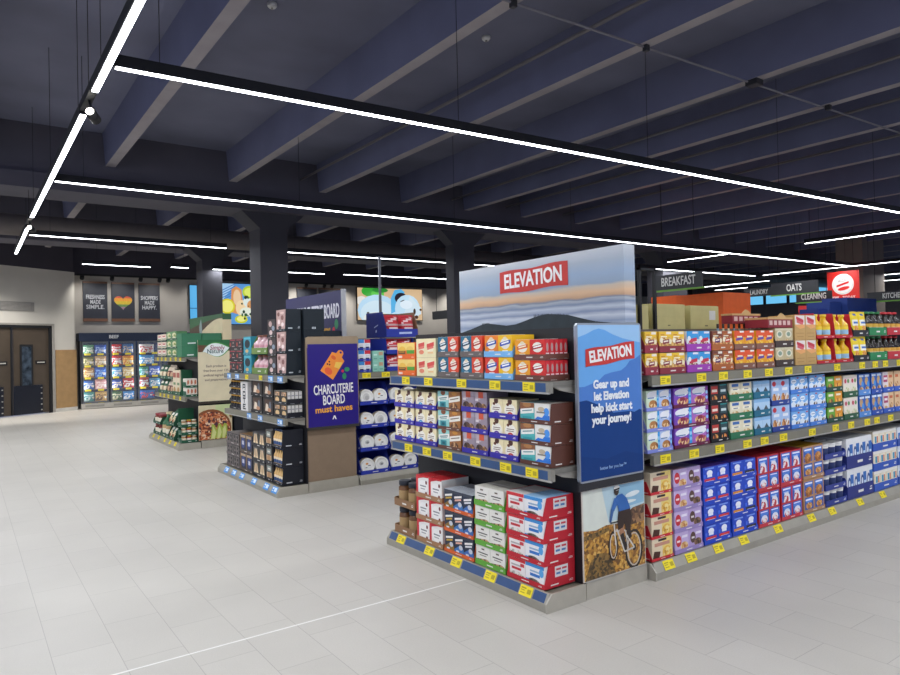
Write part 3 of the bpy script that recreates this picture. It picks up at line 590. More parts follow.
PB = gran('7a4030', '5a2a6a', ('a8642e','e0a060','6a3a22','c88a4a')); RB = gran('a8562c', 'c83a2a', ('b87a3e','e8b878','7a4426'))
stack(FR, 4.518, 4.8, ZT, 2, .15, .24, [('granola_pack', 'granola pack', PB, 'dark brown granola pack'), ('granola_pack', 'granola pack', RB, 'rust brown granola pack')], 'fourth along the right top shelf', 'b4622e', 'rust', .3, .8, gname='brown granola packs', hk=.97)
OY = ct('f0a524', [('p',[(0,.64),(.5,.58),(1,.66),(1,1),(0,1)],'e6562a'), ('r',.55,.9,.96,1.,'f0ece4'), ('q',.5,.56,.36,.07,.1,'6a4aa0'), ('e',.5,.24,.42,.2,(('f6c420','e89a20','fadf70'), 60.)), ('r',.25,.64,.75,.72,'f6e8c8')], top='e8682c')
for a, c, w in ((4.81, 5.103, 'fifth along the right top shelf'), (5.113, 5.385, 'sixth along the right top shelf')):
    stack(FR, a, c, ZT, 2, .15, .24, [('cereal_pack', 'cereal pack', OY, 'orange and yellow pack')]*2, w, '8a5c4c', 'cocoa', .3, .8, gname='orange packs '+w, hk=.97)
BE = ct('c8b88e', [('r',0,.88,1,1,'d8ceae'), ('e',.5,.68,.34,.2,'e4dcc4'), ('e',.5,.68,.22,.12,'8aa08c'), ('e',.3,.24,.28,.16,(('d8a060','e8c890','a8743c'), 60.)), ('e',.72,.2,.22,.14,'c0622e')], top='b8a880')
stack(FR, 5.395, 5.69, ZT, 2, .158, .24, [('cereal_pack', 'cereal pack', BE, 'beige pack with green disc')]*2, 'beside the kraft cases', '453631', 'blackish brown', .34, .8, gname='beige packs', hk=.98)
TN = ct('c79f62', [('r',.06,.58,.94,.98,'e9e0da'), ('q',.5,.82,.34,.06,-.2,'c83444'), ('q',.5,.7,.3,.06,-.2,'d8646c'), ('p',[(.06,.58),(.5,.44),(.94,.5),(.94,.62),(.06,.62)],'e8a868'), ('r',.12,.26,.88,.28,'a8804a'), ('r',.2,.12,.8,.14,'a8804a')], top='d8b888')
stack(FR, 5.70, 6.065, ZT, 2, .213, .24, [('kraft_case', 'closed case', TN, 'tan kraft case with red script')]*2, 'eighth along the right top shelf', gname='tan kraft cases')
YB = bt('e8b41c', 'f0d040', '9cc4e0', 'f4cf30', .74)
for a, c, w in ((6.075, 6.405, 'left of two red bottle cases'), (6.415, 6.75, 'right of two red bottle cases')):
    stack(FR, a, c, ZT, 2, .222, .2, [('syrup_bottle', 'bottle', YB, 'yellow syrup bottle')]*2, w, 'c41f2e', 'red', .12, 1., gname='yellow bottles '+w, hk=.97, cut=.1)
YP = bg('f0d222', [('r',.1,.44,.9,.66,'f4f0e0'), ('r',.2,.5,.8,.6,'3f6cb8'), ('e',.5,.26,.36,.14,(('e8a040','d8742a','f4d070'), 60.)), ('r',.3,.84,.7,.92,'3a5ab0')], True, .06)
stack(FR, 6.76, 7.08, ZT, 2, .236, .22, [('snack_pouch', 'pouch', YP, 'bright yellow pouch')]*2, 'beside the dark bottles', '26262b', 'black', .24, .5, gname='yellow pouches', hk=.98)
DB = bt('1d1512', '2f7a48', 'e4d8b0', 'd8a83a'); DR = bt('1d1512', 'c03038', 'f0e0b0', 'e0a840')
stack(FR, 7.09, 7.472, ZT, 2, .24, .2, [('sauce_bottle', 'bottle', DB, 'dark bottle with green cap')]*3, 'beside the yellow pouches', '2b8550', 'green', .32, .34, gname='dark bottles in green trays', hk=.97)
stack(FR, 7.482, 7.86, ZT, 2, .24, .2, [('sauce_bottle', 'bottle', DR, 'dark bottle with red cap')]*3, 'at the right photo edge', 'c4323c', 'red', .32, .34, gname='dark bottles in red trays', hk=.97)
# middle shelf
def bar(c0, pic, strip_='2a9ae0', tip='eeeeee'): return ct(c0, [('e',.45,.76,.4,.2,'eeeef2'), ('e',.52,.3,.34,.22,pic), ('r',.5,.88,.94,.98,tip), ('r',.1,.6,.62,.66,'5a80b0'), ('r',.84,0,1,1,strip_), ('e',.92,.68,.07,.1,'9cd4f6'), ('e',.92,.4,.07,.1,'8ac8f2')], top=c0)
FB = (('d8a468','b87a3e','f0cf98','8a4f2c'), 40.)
FP = (('d8a468','8a1f3c','f0cf98','b04060'), 40.)
stack(FR, 3.745, 4.03, ZM, 3, .142, .24, [('bar_carton', 'bar carton', bar('cfe2c8', FB), 'pale green bar carton'), ('bar_carton', 'bar carton', bar('b4c8ee', FB, '6a78d0'), 'pale blue bar carton')], 'next to the blue sign', '8590d8', 'periwinkle', .17, .9, gname='pale bar cartons', hk=.98)
stack(FR, 4.042, 4.465, ZM, 3, .142, .24, [('bar_carton', 'bar carton', bar('7d48b8', FP), 'purple bar carton'), ('bar_carton', 'bar carton', bar('b06ac0', FP, '8a3a9a'), 'pink violet bar carton')], 'left of the black spice cases', '6a2040', 'wine', .17, .9, gname='purple bar cartons', hk=.98)
BK = ct('1b1a1d', [('r',.12,.5,.88,.92,'b83a32'), ('r',.2,.6,.8,.74,'f0e0d0'), ('e',.5,.24,.3,.18,(('d87a30','2a1c18','e8b060'), 60.))], top='2a2a2e')
BK2 = ct('1b1a1d', [('r',.12,.46,.88,.9,'2a4a50'), ('r',.2,.58,.8,.72,'c8d8d8'), ('e',.5,.22,.3,.16,(('e8a050','2a1c18','d8641e'), 60.)), ('r',.1,.92,.9,1,'2f8a8a')], top='2a2a2e')
stack(FR, 4.475, 4.715, ZM, 3, .143, .24, [('spice_box', 'spice box', BK, 'black box with red panel'), ('spice_box', 'spice box', BK2, 'black box with teal panel')], 'beside the wine trays', '151518', 'black', .2, .9, gname='black spice boxes', hk=.98)
CG = ct('e9e0c2', [('r',.2,.78,.8,.94,'3a6ab0'), ('r',.14,.56,.86,.7,'f2ecd8'), ('e',.46,.28,.34,.2,(('d8b070','f0e0b8','b88a4a'), 45.)), ('r',.3,.6,.7,.65,'6a7a8a')], top='d8cfae')
stack(FR, 4.725, 5.045, ZM, 3, .144, .24, [('oat_pack', 'oat pack', CG, 'cream oat pack')]*2, 'left of the teal trays', '2d7450', 'green', .36, .85, gname='cream oat packs', hk=.96)
LB = ct('b2d0ea', [('r',0,.8,1,1,'8ab8e0'), ('p',[(.14,.3),(.5,.62),(.86,.3),(.8,.12),(.2,.12)],'46525e'), ('e',.5,.24,.3,.13,(('6a4a34','a87a50','3a2a22'), 50.))], top='a8c4de')
stack(FR, 5.055, 5.305, ZM, 3, .144, .24, [('oat_pack', 'oat pack', LB, 'light blue pack with dark peak')]*2, 'beside the cream oat packs', '1e6a86', 'teal', .36, .85, gname='light blue packs in teal trays', hk=.96)
BR2 = ct('a6c2e8', [('e',.3,.84,.22,.1,'c83040'), ('r',.2,.56,.8,.68,'e8ecf4'), ('e',.3,.24,.24,.22,(('d89a58','a8642e','f0c890'), 45.)), ('e',.74,.28,.2,.18,(('e8e4e0','b06a3a','d8a868'), 45.))], top='8aa8d8')
stack(FR, 5.315, 5.605, ZM, 2, .213, .24, [('cereal_pack', 'cereal pack', BR2, 'blue cereal pack with red oval')]*2, 'right of the teal trays', '243f90', 'navy', .2, .8, gname='blue cereal packs', hk=.98)
SB = ct('7ab2ea', [('p',[(0,.46),(.3,.56),(.6,.4),(1,.6),(1,.2),(0,.2)],'e4eef8'), ('e',.36,.7,.3,.14,'eef4fa'), ('r',.16,.68,.58,.72,'2a5ab0'), ('e',.72,.26,.24,.14,(('3a2c28','6a4a38','e8e0d8'), 45.)), ('r',.72,.86,.94,.94,'c84a54')], top='6aa4e0')
for a, c, w in ((5.615, 5.91, 'beside the navy trays'), (5.92, 6.215, 'beside the dark green trays')):
    stack(FR, a, c, ZM, 3, .146, .24, [('cereal_pack', 'cereal pack', SB, 'sky blue pack with white wave')]*2, w, '4c84d8', 'blue', .24, .9, gname='sky blue packs '+w, hk=.98)
G1 = ct('6aa838', [('r',.2,.7,.8,.86,'f0ecd0'), ('e',.5,.3,.34,.24,(('8a5a2a','c8a050','4a6a20'), 45.))], top='5a9030'); G2 = ct('e2962a', [('r',.2,.72,.8,.86,'f4ecd0'), ('e',.5,.32,.36,.24,(('f4c050','b8641e','e8a040'), 45.))], top='c88020')
stack(FR, 6.225, 6.525, ZM, 3, .137, .24, [('oat_pack', 'oat pack', G1, 'leaf green pack'), ('oat_pack', 'oat pack', G2, 'amber pack')], 'beside the sky blue packs', '22493a', 'dark green', .3, .8, gname='green and amber packs', hk=.97)
PK = ct('ece4d2', [('r',.1,.6,.9,.9,'f0d8d4'), ('e',.3,.74,.16,.1,'c84a5a'), ('e',.7,.74,.16,.1,'6a9a5a'), ('e',.5,.26,.36,.2,(('d8c8a0','e8e0c8','b8c890'), 45.))], top='e0d8c4')
stack(FR, 6.535, 6.825, ZM, 2, .205, .24, [('oat_pack', 'oat pack', PK, 'white pack with pink panel')]*2, 'right of the amber packs', '2a5c40', 'bottle green', .26, .8, gname='white and pink packs', hk=.97)
BT = ct('2c60b4', [('e',.4,.66,.3,.2,'c8a070'), ('e',.7,.5,.22,.16,'4a90d8'), ('e',.5,.24,.36,.16,(('d8a468','8a5a34','f0cf98'), 45.)), ('r',.1,.86,.9,.96,'e0ecf8')], top='3a6ab8')
stack(FR, 6.835, 7.085, ZM, 2, .205, .24, [('cereal_pack', 'cereal pack', BT, 'royal blue pack with tan faces')]*2, 'beside pink panelled packs', '5a92d8', 'pale blue', .26, .8, gname='royal blue packs', hk=.97)
stack(FR, 7.095, 7.34, ZM, 2, .205, .24, [('cereal_pack', 'cereal pack', BT, 'royal blue pack with tan faces')]*2, 'left of plum packs', '2a52b0', 'deep blue', .24, .8, gname='more royal blue packs', hk=.97)
PR = ct('e8dce0', [('r',.1,.5,.9,.84,'b04068'), ('r',.2,.62,.8,.74,'f4e8ea'), ('e',.5,.2,.36,.16,(('d8a468','e8d0b0'), 45.))], top='d8c8d0'); BG2 = ct('e4c096', [('r',.2,.7,.8,.84,'c8643a'), ('e',.5,.3,.34,.2,(('d8a468','b87a44','f0d8b0'), 45.))], top='d8b488')
stack(FR, 7.35, 7.6, ZM, 2, .205, .24, [('cereal_pack', 'cereal pack', PR, 'plum and white pack'), ('cereal_pack', 'cereal pack', BG2, 'peach pack')], 'by the mid shelf right end', '2f5cbc', 'cobalt', .24, .8, gname='plum and peach packs', hk=.97)
stack(FR, 7.61, 7.86, ZM, 2, .205, .24, [('cereal_pack', 'cereal pack', BG2, 'peach pack')]*2, 'at the mid shelf right end', '3a64c4', 'blue', .24, .8, gname='peach packs', hk=.97)
# bottom shelf
CH = ct('e6d4b4', [('r',.5,.0,1,1,'ecd27a'), ('p',[(.02,.1),(.34,.02),(.4,.36),(.1,.42)],'4a2a1c'), ('e',.72,.3,.22,.26,(('e8b848','f4dc90','c89030'), 50.)), ('r',.12,.62,.86,.78,'c8907a'), ('r',.3,.84,.7,.94,'3a2a2a')], top='e8d8c0')
stack(FR, 3.765, 4.005, ZB, 4, .149, .3, [('biscuit_pack', 'biscuit pack', CH, 'cream pack with chocolate picture')], 'beside the cyclist picture', 'cc2a34', 'red', .12, .6, gname='chocolate biscuit packs', hk=1.0, rows=1)
LI = ct('c4aed8', [('e',.26,.58,.2,.28,'c8303c'), ('r',.14,.52,.38,.62,'f0d8d8'), ('e',.66,.3,.28,.2,(('d8a468','e8c890','b8743c'), 50.)), ('r',.5,.7,.9,.82,'e8e0f0')], top='d0a8c0')
LI2 = ct('b8a0d0', [('e',.3,.58,.2,.28,'5a4038'), ('r',.2,.52,.42,.62,'d8d0d0'), ('e',.66,.3,.28,.2,(('6a4a34','8a6a50','3a2a20'), 50.)), ('r',.5,.7,.9,.82,'e8e0f0')], top='a8a0d0')
stack(FR, 4.015, 4.35, ZB, 4, .147, .3, [('biscuit_pack', 'biscuit pack', LI, 'lilac pack with red spot'), ('biscuit_pack', 'biscuit pack', LI2, 'lilac pack with brown spot')], 'beside royal blue trays', '9a86bc', 'lilac', .2, .6, gname='lilac packs', hk=.99, rows=2)
def roy(c): return ct('2148c0', [('r',.16,.86,.84,.94,'7a98e4'), ('r',.06,.4,.2,.6,'3f6ae0'), ('e',.5,.66,.22,.16,'f0f2f8'), ('r',.32,.44,.68,.62,'e8ecf6'), ('r',.1,.08,.9,.36,c), ('r',.2,.16,.8,.24,'f0e8e8')], top='6a4ac0')
for a, c, w, q1, q2, d1, d2 in ((4.36, 4.708, 'left of two royal stacks', 'd0303c', 'd83a34', 'royal blue pack, red band', 'royal blue pack, scarlet band'), (4.716, 5.07, 'right of two royal stacks', 'e09030', '2a2430', 'royal blue pack, amber band', 'royal blue pack, black band')):
    stack(FR, a, c, ZB, 4, .141, .3, [('biscuit_pack', 'biscuit pack', roy(q1), d1), ('biscuit_pack', 'biscuit pack', roy(q2), d2)], w, '1c45bc', 'blue', .24, .6, gname='royal blue packs '+w, hk=.98, rows=2)
MK = ct('c22c36', [('r',.06,.52,.94,.96,'2a5cb8'), ('e',.5,.84,.36,.1,'3a78d8'), ('p',[(.2,.52),(.3,.8),(.6,.84),(.8,.7),(.84,.52)],'ece8ea'), ('e',.5,.6,.18,.1,'c83a40'), ('r',.06,.06,.94,.46,'2a5cb8'), ('e',.5,.36,.36,.09,'4a80d8'), ('e',.5,.2,.3,.12,'e4e6ee'), ('e',.5,.15,.24,.08,(('d84a50','f0e4e0','c02c38','e8b8b0'), 50.)), ('e',.36,.64,.14,.08,(('d84a50','f0e4e0','c02c38'), 50.)), ('r',.14,.88,.86,.93,'eef0fa'), ('r',.2,.8,.7,.83,'a8c4f4'), ('r',.14,.4,.8,.43,'eef0fa')], top='d8303c')
for a, c, w in ((5.08, 5.412, 'left of two crimson stacks'), (5.42, 5.765, 'right of two crimson stacks')):
    stack(FR, a, c, ZB, 2, .282, .3, [('cereal_pack', 'cereal pack', MK, 'blue milk splash pack')]*2, w, 'c43440', 'crimson', .1, .96, gname='milk splash packs '+w, hk=.98, rows=2)
CK = ct('b58a66', [('r',.08,.52,.92,.94,'2f5eb4'), ('e',.5,.62,.34,.16,(('d89a50','b8742e','8a4f20'), 45.)), ('e',.5,.86,.34,.07,'4a84dc'), ('r',.08,.08,.92,.46,'2a56a8'), ('e',.5,.36,.34,.08,'4a84dc'), ('e',.5,.2,.3,.1,(('d89a50','b8742e','8a4f20','e8c080'), 50.)), ('r',.16,.86,.84,.91,'eef0fa'), ('r',.16,.36,.84,.41,'eef0fa')], top='d8a020')
stack(FR, 5.775, 6.14, ZB, 2, .285, .3, [('cereal_pack', 'cereal pack', CK, 'tan pack with biscuit picture')]*2, 'right of the crimson stacks', 'b0865f', 'tan', .1, .96, gname='tan biscuit packs', hk=.98)
stack(FR, 6.15, 6.545, ZB, 4, .137, .3, [('white_tub', 'tub', tb('e6e4df', 'efede8', '2c3a6a'), 'white tub with navy label')]*3, 'beside the tan packs', '2c3c8c', 'indigo', .36, .5, gname='white tubs', hk=.99, rows=2)
WC = ct('e4e4e4', [('r',.5,.0,1,.8,'2f6cb8'), ('e',.34,.5,.24,.22,'2a4a8c'), ('e',.34,.5,.13,.12,'dfe6f0'), ('r',0,.0,1,.12,'c84a54'), ('r',.6,.3,.9,.5,'c8dcf0')], top='eeeeee')
stack(FR, 6.555, 7.085, ZB, 2, .278, .3, [('white_carton', 'carton', WC, 'white carton with blue panel')]*4, 'between the tubs and jugs', '24307c', 'indigo', .42, .5, gname='white cartons', hk=.99)
JG = ct('e6d8bc', [('r',.2,.3,.9,.84,'f0e8d4'), ('r',.3,.4,.62,.74,'3a94b4'), ('r',.66,.4,.86,.74,'d87a4a'), ('r',0,.86,1,1,'f0ece2')], top='efe9dc')
stack(FR, 7.095, 7.63, ZB, 3, .192, .3, [('drink_carton', 'carton', JG, 'cream drink carton')]*4, 'by the bottom shelf right end', '2e55b4', 'blue', .38, .5, gname='cream drink cartons', hk=.98)
stack(FR, 7.64, 8.05, ZB, 3, .19, .3, [('drink_carton', 'carton', ct('dfe4ea', [('r',.1,.2,.9,.7,'3a78c0'), ('e',.5,.46,.24,.16,'e8a050')], top='eef0f2'), 'white and blue drink carton')]*2, 'at the bottom shelf right end', '2a4fa8', 'cobalt', .38, .5, gname='white and blue drink cartons', hk=.98)

# ------------------------------------------------------------------ middle end display (black boxes)
E2 = ('E', 2.83); U2 = ('E', 2.905); O2 = 'on the middle end display'
DK = ct('3a3638', [('r',.08,.1,.92,.9,(('6f6664','57504e','857a74'), 40.)), ('e',.3,.7,.12,.14,'1a181a'), ('e',.7,.7,.12,.14,'1a181a'), ('e',.3,.3,.12,.14,'1a181a'), ('e',.7,.3,.12,.14,'1a181a')], top='6a6260')
stack(E2, 8.56, 9.08, ZB, 3, .145, .3, [('gift_box', 'gift box', DK, 'taupe dotted box')]*2, 'at black display far end', '6a605e', 'taupe', .2, .8, gname='taupe boxes', hk=.97)
NP = ct('2a2c3c', [('e',.5,.5,.3,.3,'2f4486'), ('r',.1,.8,.9,.94,'b8a080'), ('r',.34,.4,.66,.62,'c8ccd8'), ('r',0,0,.12,1,'8a6a48')], top='8a6a48')
stack(E2, 8.1, 8.55, ZB, 2, .23, .3, [('gift_box', 'gift box', NP, 'navy box with blue medal')]*2, 'beside the taupe boxes', '5a4c40', 'brown', .14, .95, gname='navy medal boxes', hk=.97)
def cream(w): return ct('3a352f', [('p',[(.08,.12),(.92,.12),(.7,.86),(.3,.86)],'d8bc94'), ('p',[(.46,.12),(.54,.12),(.52,.86),(.48,.86)],'8a6a48'), ('r',.2,.86,.8,.94,'6a6a70'), ('e',.3,.26,.14,.1,'f0dcb4'), ('e',.7,.26,.14,.1,'f0dcb4')], top='4a4a50')
stack(E2, 7.67, 8.09, ZB, 3, .175, .3, [('gift_box', 'gift box', cream(0), 'black box with cream fan')]*2, 'in the black display centre', '22242c', 'black', .22, .9, gname='cream fan boxes', hk=.97)
CP = ct('4a4540', [('r',.12,.1,.88,.5,'d8b890'), ('e',.5,.34,.3,.18,'b88a5c'), ('r',.2,.58,.8,.9,'9aa49c'), ('r',.3,.68,.7,.78,'e8e0d0')], top='6a6a6a')
stack(E2, 7.45, 7.66, ZB, 3, .195, .3, [('gift_box', 'gift box', CP, 'charcoal box with cream panel')], 'left of the gold bottle trays', '22242c', 'black', .2, .9, gname='charcoal boxes', hk=.97)
GB = bt('e0b878', '2c3c5c', '3f5a86', 'f0dcb8')
stack(E2, 7.155, 7.44, ZB, 3, .203, .29, [('gold_bottle', 'bottle', GB, 'gold bottle with blue collar')]*4, 'at black display near corner', '1b1d26', 'black', .14, 1., mark='c8c8cc', gname='gold bottles', hk=.97, cut=.06)
JL = jr('2c2422', 'd8a030', '1c1c22')
stack(U2, 8.72, 9.16, ZM, 4, .093, .24, [('snack_jar', 'jar', JL, 'squat gold-lidded jar')]*4, 'at black display far end', '1c1c22', 'black', .3, .5, gname='squat dark jars', hk=.95)
t = MB(); t.box(-.13, 0, 0, .13, .19, .37, mat('e2dfd9'))
for z0, parts in ((.27, ((-.05,.0,-.03,.07),(-.03,.05,.05,.07),(.03,-.01,.05,.07),(-.03,.02,.05,.035))), (.18, ((-.05,.0,-.03,.07),(-.05,.05,.05,.07),(-.03,.0,.05,.02),(.03,.0,.05,.05))), (.1, ((-.05,.05,.05,.07),(-.012,.0,.012,.05))), (.02, ((-.05,.0,-.03,.07),(-.05,.0,.05,.018),(-.05,.052,.05,.07),(-.05,.028,.03,.042)))):
    for x0, a0, x1, a1 in parts: t.face([(x0,-.0006,z0+a0),(x1,-.0006,z0+a0),(x1,-.0006,z0+a1),(x0,-.0006,z0+a1)], '1c1c22')
tag(t.build('gift_box', None, (2.89, 8.52, ZM), HPI), 'tall white box with upright black lettering on the middle display', 'gift box')
BO = ct('221f1f', [('r',.16,.16,.84,.9,'4a3226'), ('p',[(.2,.2),(.6,.2),(.5,.6),(.3,.66)],'e8d8c0'), ('e',.7,.5,.1,.3,'6a7480'), ('e',.62,.28,.16,.12,'c8906a')], top='2a2a2e')
stack(U2, 7.93, 8.32, ZM, 2, .205, .24, [('gift_box', 'gift box', BO, 'black framed gift box')]*1, 'beside the lettered white box', '1b1b20', 'black', .16, .95, gname='black framed boxes', hk=.97)
stack(U2, 7.58, 7.92, ZM, 2, .205, .24, [('gift_box', 'gift box', BO, 'black framed gift box')]*1, 'left of the almond packs', '1b1b20', 'black', .16, .95, gname='more black framed boxes', hk=.97)
CB = ct('2a2624', [('e',.5,.3,.3,.22,'e6c48c'), ('r',.14,.62,.86,.92,(('c89a6a','8a6a58','e8d0b0'), 40.))], [('r',0,0,1,.36,'1b1d26')]+[('r', k*.25+.02, .4, k*.25+.23, .96, 'd6d2cc') for k in range(4)]+[('r', k*.25+.04, .62, k*.25+.21, .7, '9a98a0') for k in range(4)], top='c8c4be')
stack(U2, 7.16, 7.57, ZM, 2, .15, .29, [('almond_pack', 'snack pack', CB, 'black and gold almond pack')]*2, 'on the middle black shelf', '1b1d26', 'black', .2, .38, mark='c8c8cc', gname='black and gold packs', hk=.97)
ZT2 = 1.314
RDB = ct('1d1b1e', [('e',.16,.5,.12,.2,'a8443a'), ('r',.3,.1,.9,.9,'26262c'), ('r',.4,.3,.8,.36,'b8a8a4'), ('r',.1,.88,.9,.94,'c04a54'), ('e',.6,.66,.06,.1,'b8a898')], top='8a3040')
stack(U2, 8.59, 9.14, ZT2, 3, .148, .26, [('gift_box', 'gift box', RDB, 'black box with red spot')]*2, 'at upper black shelf end', '1a1a1e', 'black', .2, .9, gname='black boxes with red spot', hk=.97)
TL = ct('2f93a8', [('e',.5,.6,.34,.24,'16242c'), ('e',.44,.2,.2,.1,'d8b070'), ('r',.1,.86,.9,.96,'56b4c4')], top='4aa8b8')
stack(U2, 8.28, 8.58, ZT2, 2, .232, .26, [('gift_box', 'gift box', TL, 'teal gift box')]*1, 'on the upper black shelf', '2a8496', 'teal', .1, .9, gname='teal boxes', hk=.98)
PKB = bt('e0b8bc', '8a5a4a', 'f0dce0', 'd89aa4')
stack(U2, 7.74, 8.27, ZT2, 2, .24, .26, [('pink_bottle', 'bottle', PKB, 'pale pink bottle')]*3, 'beside the teal gift boxes', '6d8a44', 'olive green', .32, .9, gname='pink bottles', hk=.96)
PT = ct('3a3030', [('e',.35,.75,.2,.16,'c8a8a0'), ('e',.7,.5,.18,.14,'8a98a8'), ('e',.4,.26,.2,.14,'e0c8c0'), ('r',.1,.04,.9,.1,'8a8480')], top='4a4444')
stack(U2, 7.46, 7.73, ZT2, 3, .215, .26, [('gift_box', 'gift box', PT, 'patterned dark box')], 'between pink bottles and black cases', '2a2628', 'black', .14, .9, gname='patterned dark boxes', hk=.97)
PP = ct('c8a49c', [('e',.25,.8,.14,.1,'7a4a44'), ('e',.7,.62,.16,.12,'8a5a54'), ('e',.3,.44,.14,.12,'f0dcd8'), ('e',.72,.3,.16,.1,'f4e4e0'), ('e',.4,.16,.2,.08,'3a3030'), ('r',.5,.8,.9,.9,'e8ccc4')], top='3a3030')
stack(U2, 7.18, 7.45, ZT2, 3, .247, .3, [('gift_box', 'gift box', PP, 'pink patterned box')], 'atop the near corner of the black display', '18222a', 'black', .1, 1., mark='c8ccd0', gname='pink patterned boxes', hk=.97, cut=.05)
for (x0, n) in ((3.115, 3), (3.37, 2)):
    for k in range(n):
        cw = .25 if n == 3 else .2; b = MB(); b.box(0, 0, 0, cw, .2, .244, mat('18222a', .55)); b.box(.004, .004, .244, cw-.004, .19, .2455, mat('1c2830', .55))
        decals(b, [('r',.4,.08,.58,.17,'c8ccd0'), ('r',.44,.1,.47,.15,'18222a'), ('r',.51,.1,.54,.15,'18222a')], 0, 0, cw, .244)
        tag(b.build('black_case', None, (x0, 7.155, ZT2+.002+k*.247)), f'plain black case, {ORD[n][k]} of the {"first" if n == 3 else "second"} stack right of the pink boxes', 'closed case', 'plain black cases')
# ------------------------------------------------------------------ plates seen through the gap
F2 = ('F', 7.13)
def plt(deco, d=.1): return lambda w, h, dd: m_plates(min(w, h*1.05)/2*.98, d, deco)
DECO = [[(-.1,.3,.2,.14,'e09a4a'), (.25,.05,.22,.05,'3a3a40'), (-.2,-.2,.16,.05,'6a6a70')], [(0,.1,.34,.26,'c8c8c6'), (.05,.05,.2,.14,'8a8a8c')], [(.2,-.1,.2,.06,'4a4a50'), (-.2,.25,.2,.12,'e0a050'), (0,-.35,.12,.05,'5a5a60')], [(0,0,.5,.5,'d0cecb'), (.1,-.1,.3,.3,'b8b6b3')]]
for a, c, w in ((3.785, 4.175, 'left plate stack'), (4.19, 4.58, 'middle plate stack'), (4.6, 4.99, 'right plate stack')):
    for k in range(4):
        stack(F2, a, c, ZB+k*.272, 1, .27, .3, [('plate_pack', 'plates', plt(DECO[k]), f'{["orange-striped","plain grey","brown-marked","ringed"][k]} white plate pack'), ('plate_pack', 'plates', plt(DECO[(k+1) % 4]), f'{["grey-centred","dash-marked","round-centred","orange-spotted"][k]} white plate pack')], f', {ORD[4][k]} of {w}', '2637a4', 'royal blue', .17, .97, gname='plate packs', hk=.86, pd=.1, cut=.5)
ZT3 = 1.314
SM = ct('e4e6ea', [('r',0,.66,.48,1,'3a8ad0'), ('r',.52,.66,1,1,'cc3040'), ('r',.1,.1,.4,.3,'2a2a30'), ('r',.6,.1,.9,.3,'2a2a30'), ('r',.1,.44,.4,.5,'b0b4bc'), ('r',.6,.44,.9,.5,'b0b4bc')], top='d0d4da')
stack(F2, 3.775, 3.955, ZT3, 3, .13, .22, [('party_box', 'party goods', SM, 'white blue-and-red topped box')], 'right of the purple board sign', '2637a4', 'blue', .22, .8, gname='blue and red topped boxes', hk=.97)
TQ = ct('8fc8b4', [('r',.1,.55,.4,.7,'c8e4d8'), ('r',.56,.56,.9,.9,'c89a7a'), ('r',.1,.2,.4,.3,'6aa894'), ('r',.6,.2,.9,.3,'6aa894'), ('r',.48,0,.5,1,'78b09c')], top='a8d8c8')
stack(F2, 3.965, 4.13, ZT3, 2, .125, .22, [('party_box', 'party goods', TQ, 'mint green box')], 'beside the blue and red topped boxes', gname='mint boxes')
CN = bg('c8a4a4', [('r',0,.6,1,1,'c82c38'), ('r',0,.36,1,.5,'b82834'), ('e',.5,.26,.4,.16,'e8d8d8'), ('r',.3,.1,.7,.2,'9aa0b4'), ('q',.5,.76,.4,.05,.3,'f0d0d0')], True)
for k in range(2):
    stack(('F', 7.19), 4.2, 4.6, ZT3+k*.205, 1, .2, .42, [('candy_bag', 'bag', CN, 'red and pink bag')]*2, f', {ORD[2][k]} of two over the plates', '2637a4', 'royal blue', .26, .98, gname='red and pink bags', hk=.94, cut=.12, pd=.12)
t = thing('blue_case', 'big royal blue case of red bags, topmost over the picnic plates', 'case', (4.19, 7.17, ZT3+.412))
b = MB(); b.box(0, 0, 0, .46, .5, .006, mat('223090')); b.prism([(0, .006), (.5, .006), (.5, .31), (.09, .31), (0, .1)], 'x', 0, .006, mat('1f2c80')); b.prism([(0, .006), (.5, .006), (.5, .31), (.09, .31), (0, .1)], 'x', .454, .46, mat('8a6a50'))
b.box(.006, 0, .006, .454, .006, .1, mat('26369c')); b.box(.006, .494, .006, .454, .5, .31, mat('6a5038'))
decals(b, [('q',.5,.45,.1,.02,.5,'c8d0e8'), ('q',.5,.25,.03,.05,.5,'c8d0e8')], 0, 0, .5, .31, side='-x'); decals(b, [('q',.6,.5,.2,.12,.1,'b8c4e8')], 0, 0, .46, .1); b.build('case_body', t)
BIGB = m_bag(.215, .27, .2, 'c8a4a4', [('r',0,.6,1,1,'c82c38'), ('r',0,.36,1,.5,'b82834'), ('e',.5,.26,.4,.16,'e8d8d8'), ('q',.5,.76,.4,.05,.3,'f0d0d0')], True)['m']
for k in range(2):
    o = link('candy_bag', BIGB, None, (4.19+.12+.22*k, 7.182, ZT3+.419))
    tag(o, f'large red and pink bag, {posw(k, 2)} in the big blue case atop the plates', 'bag', 'large red and pink bags')
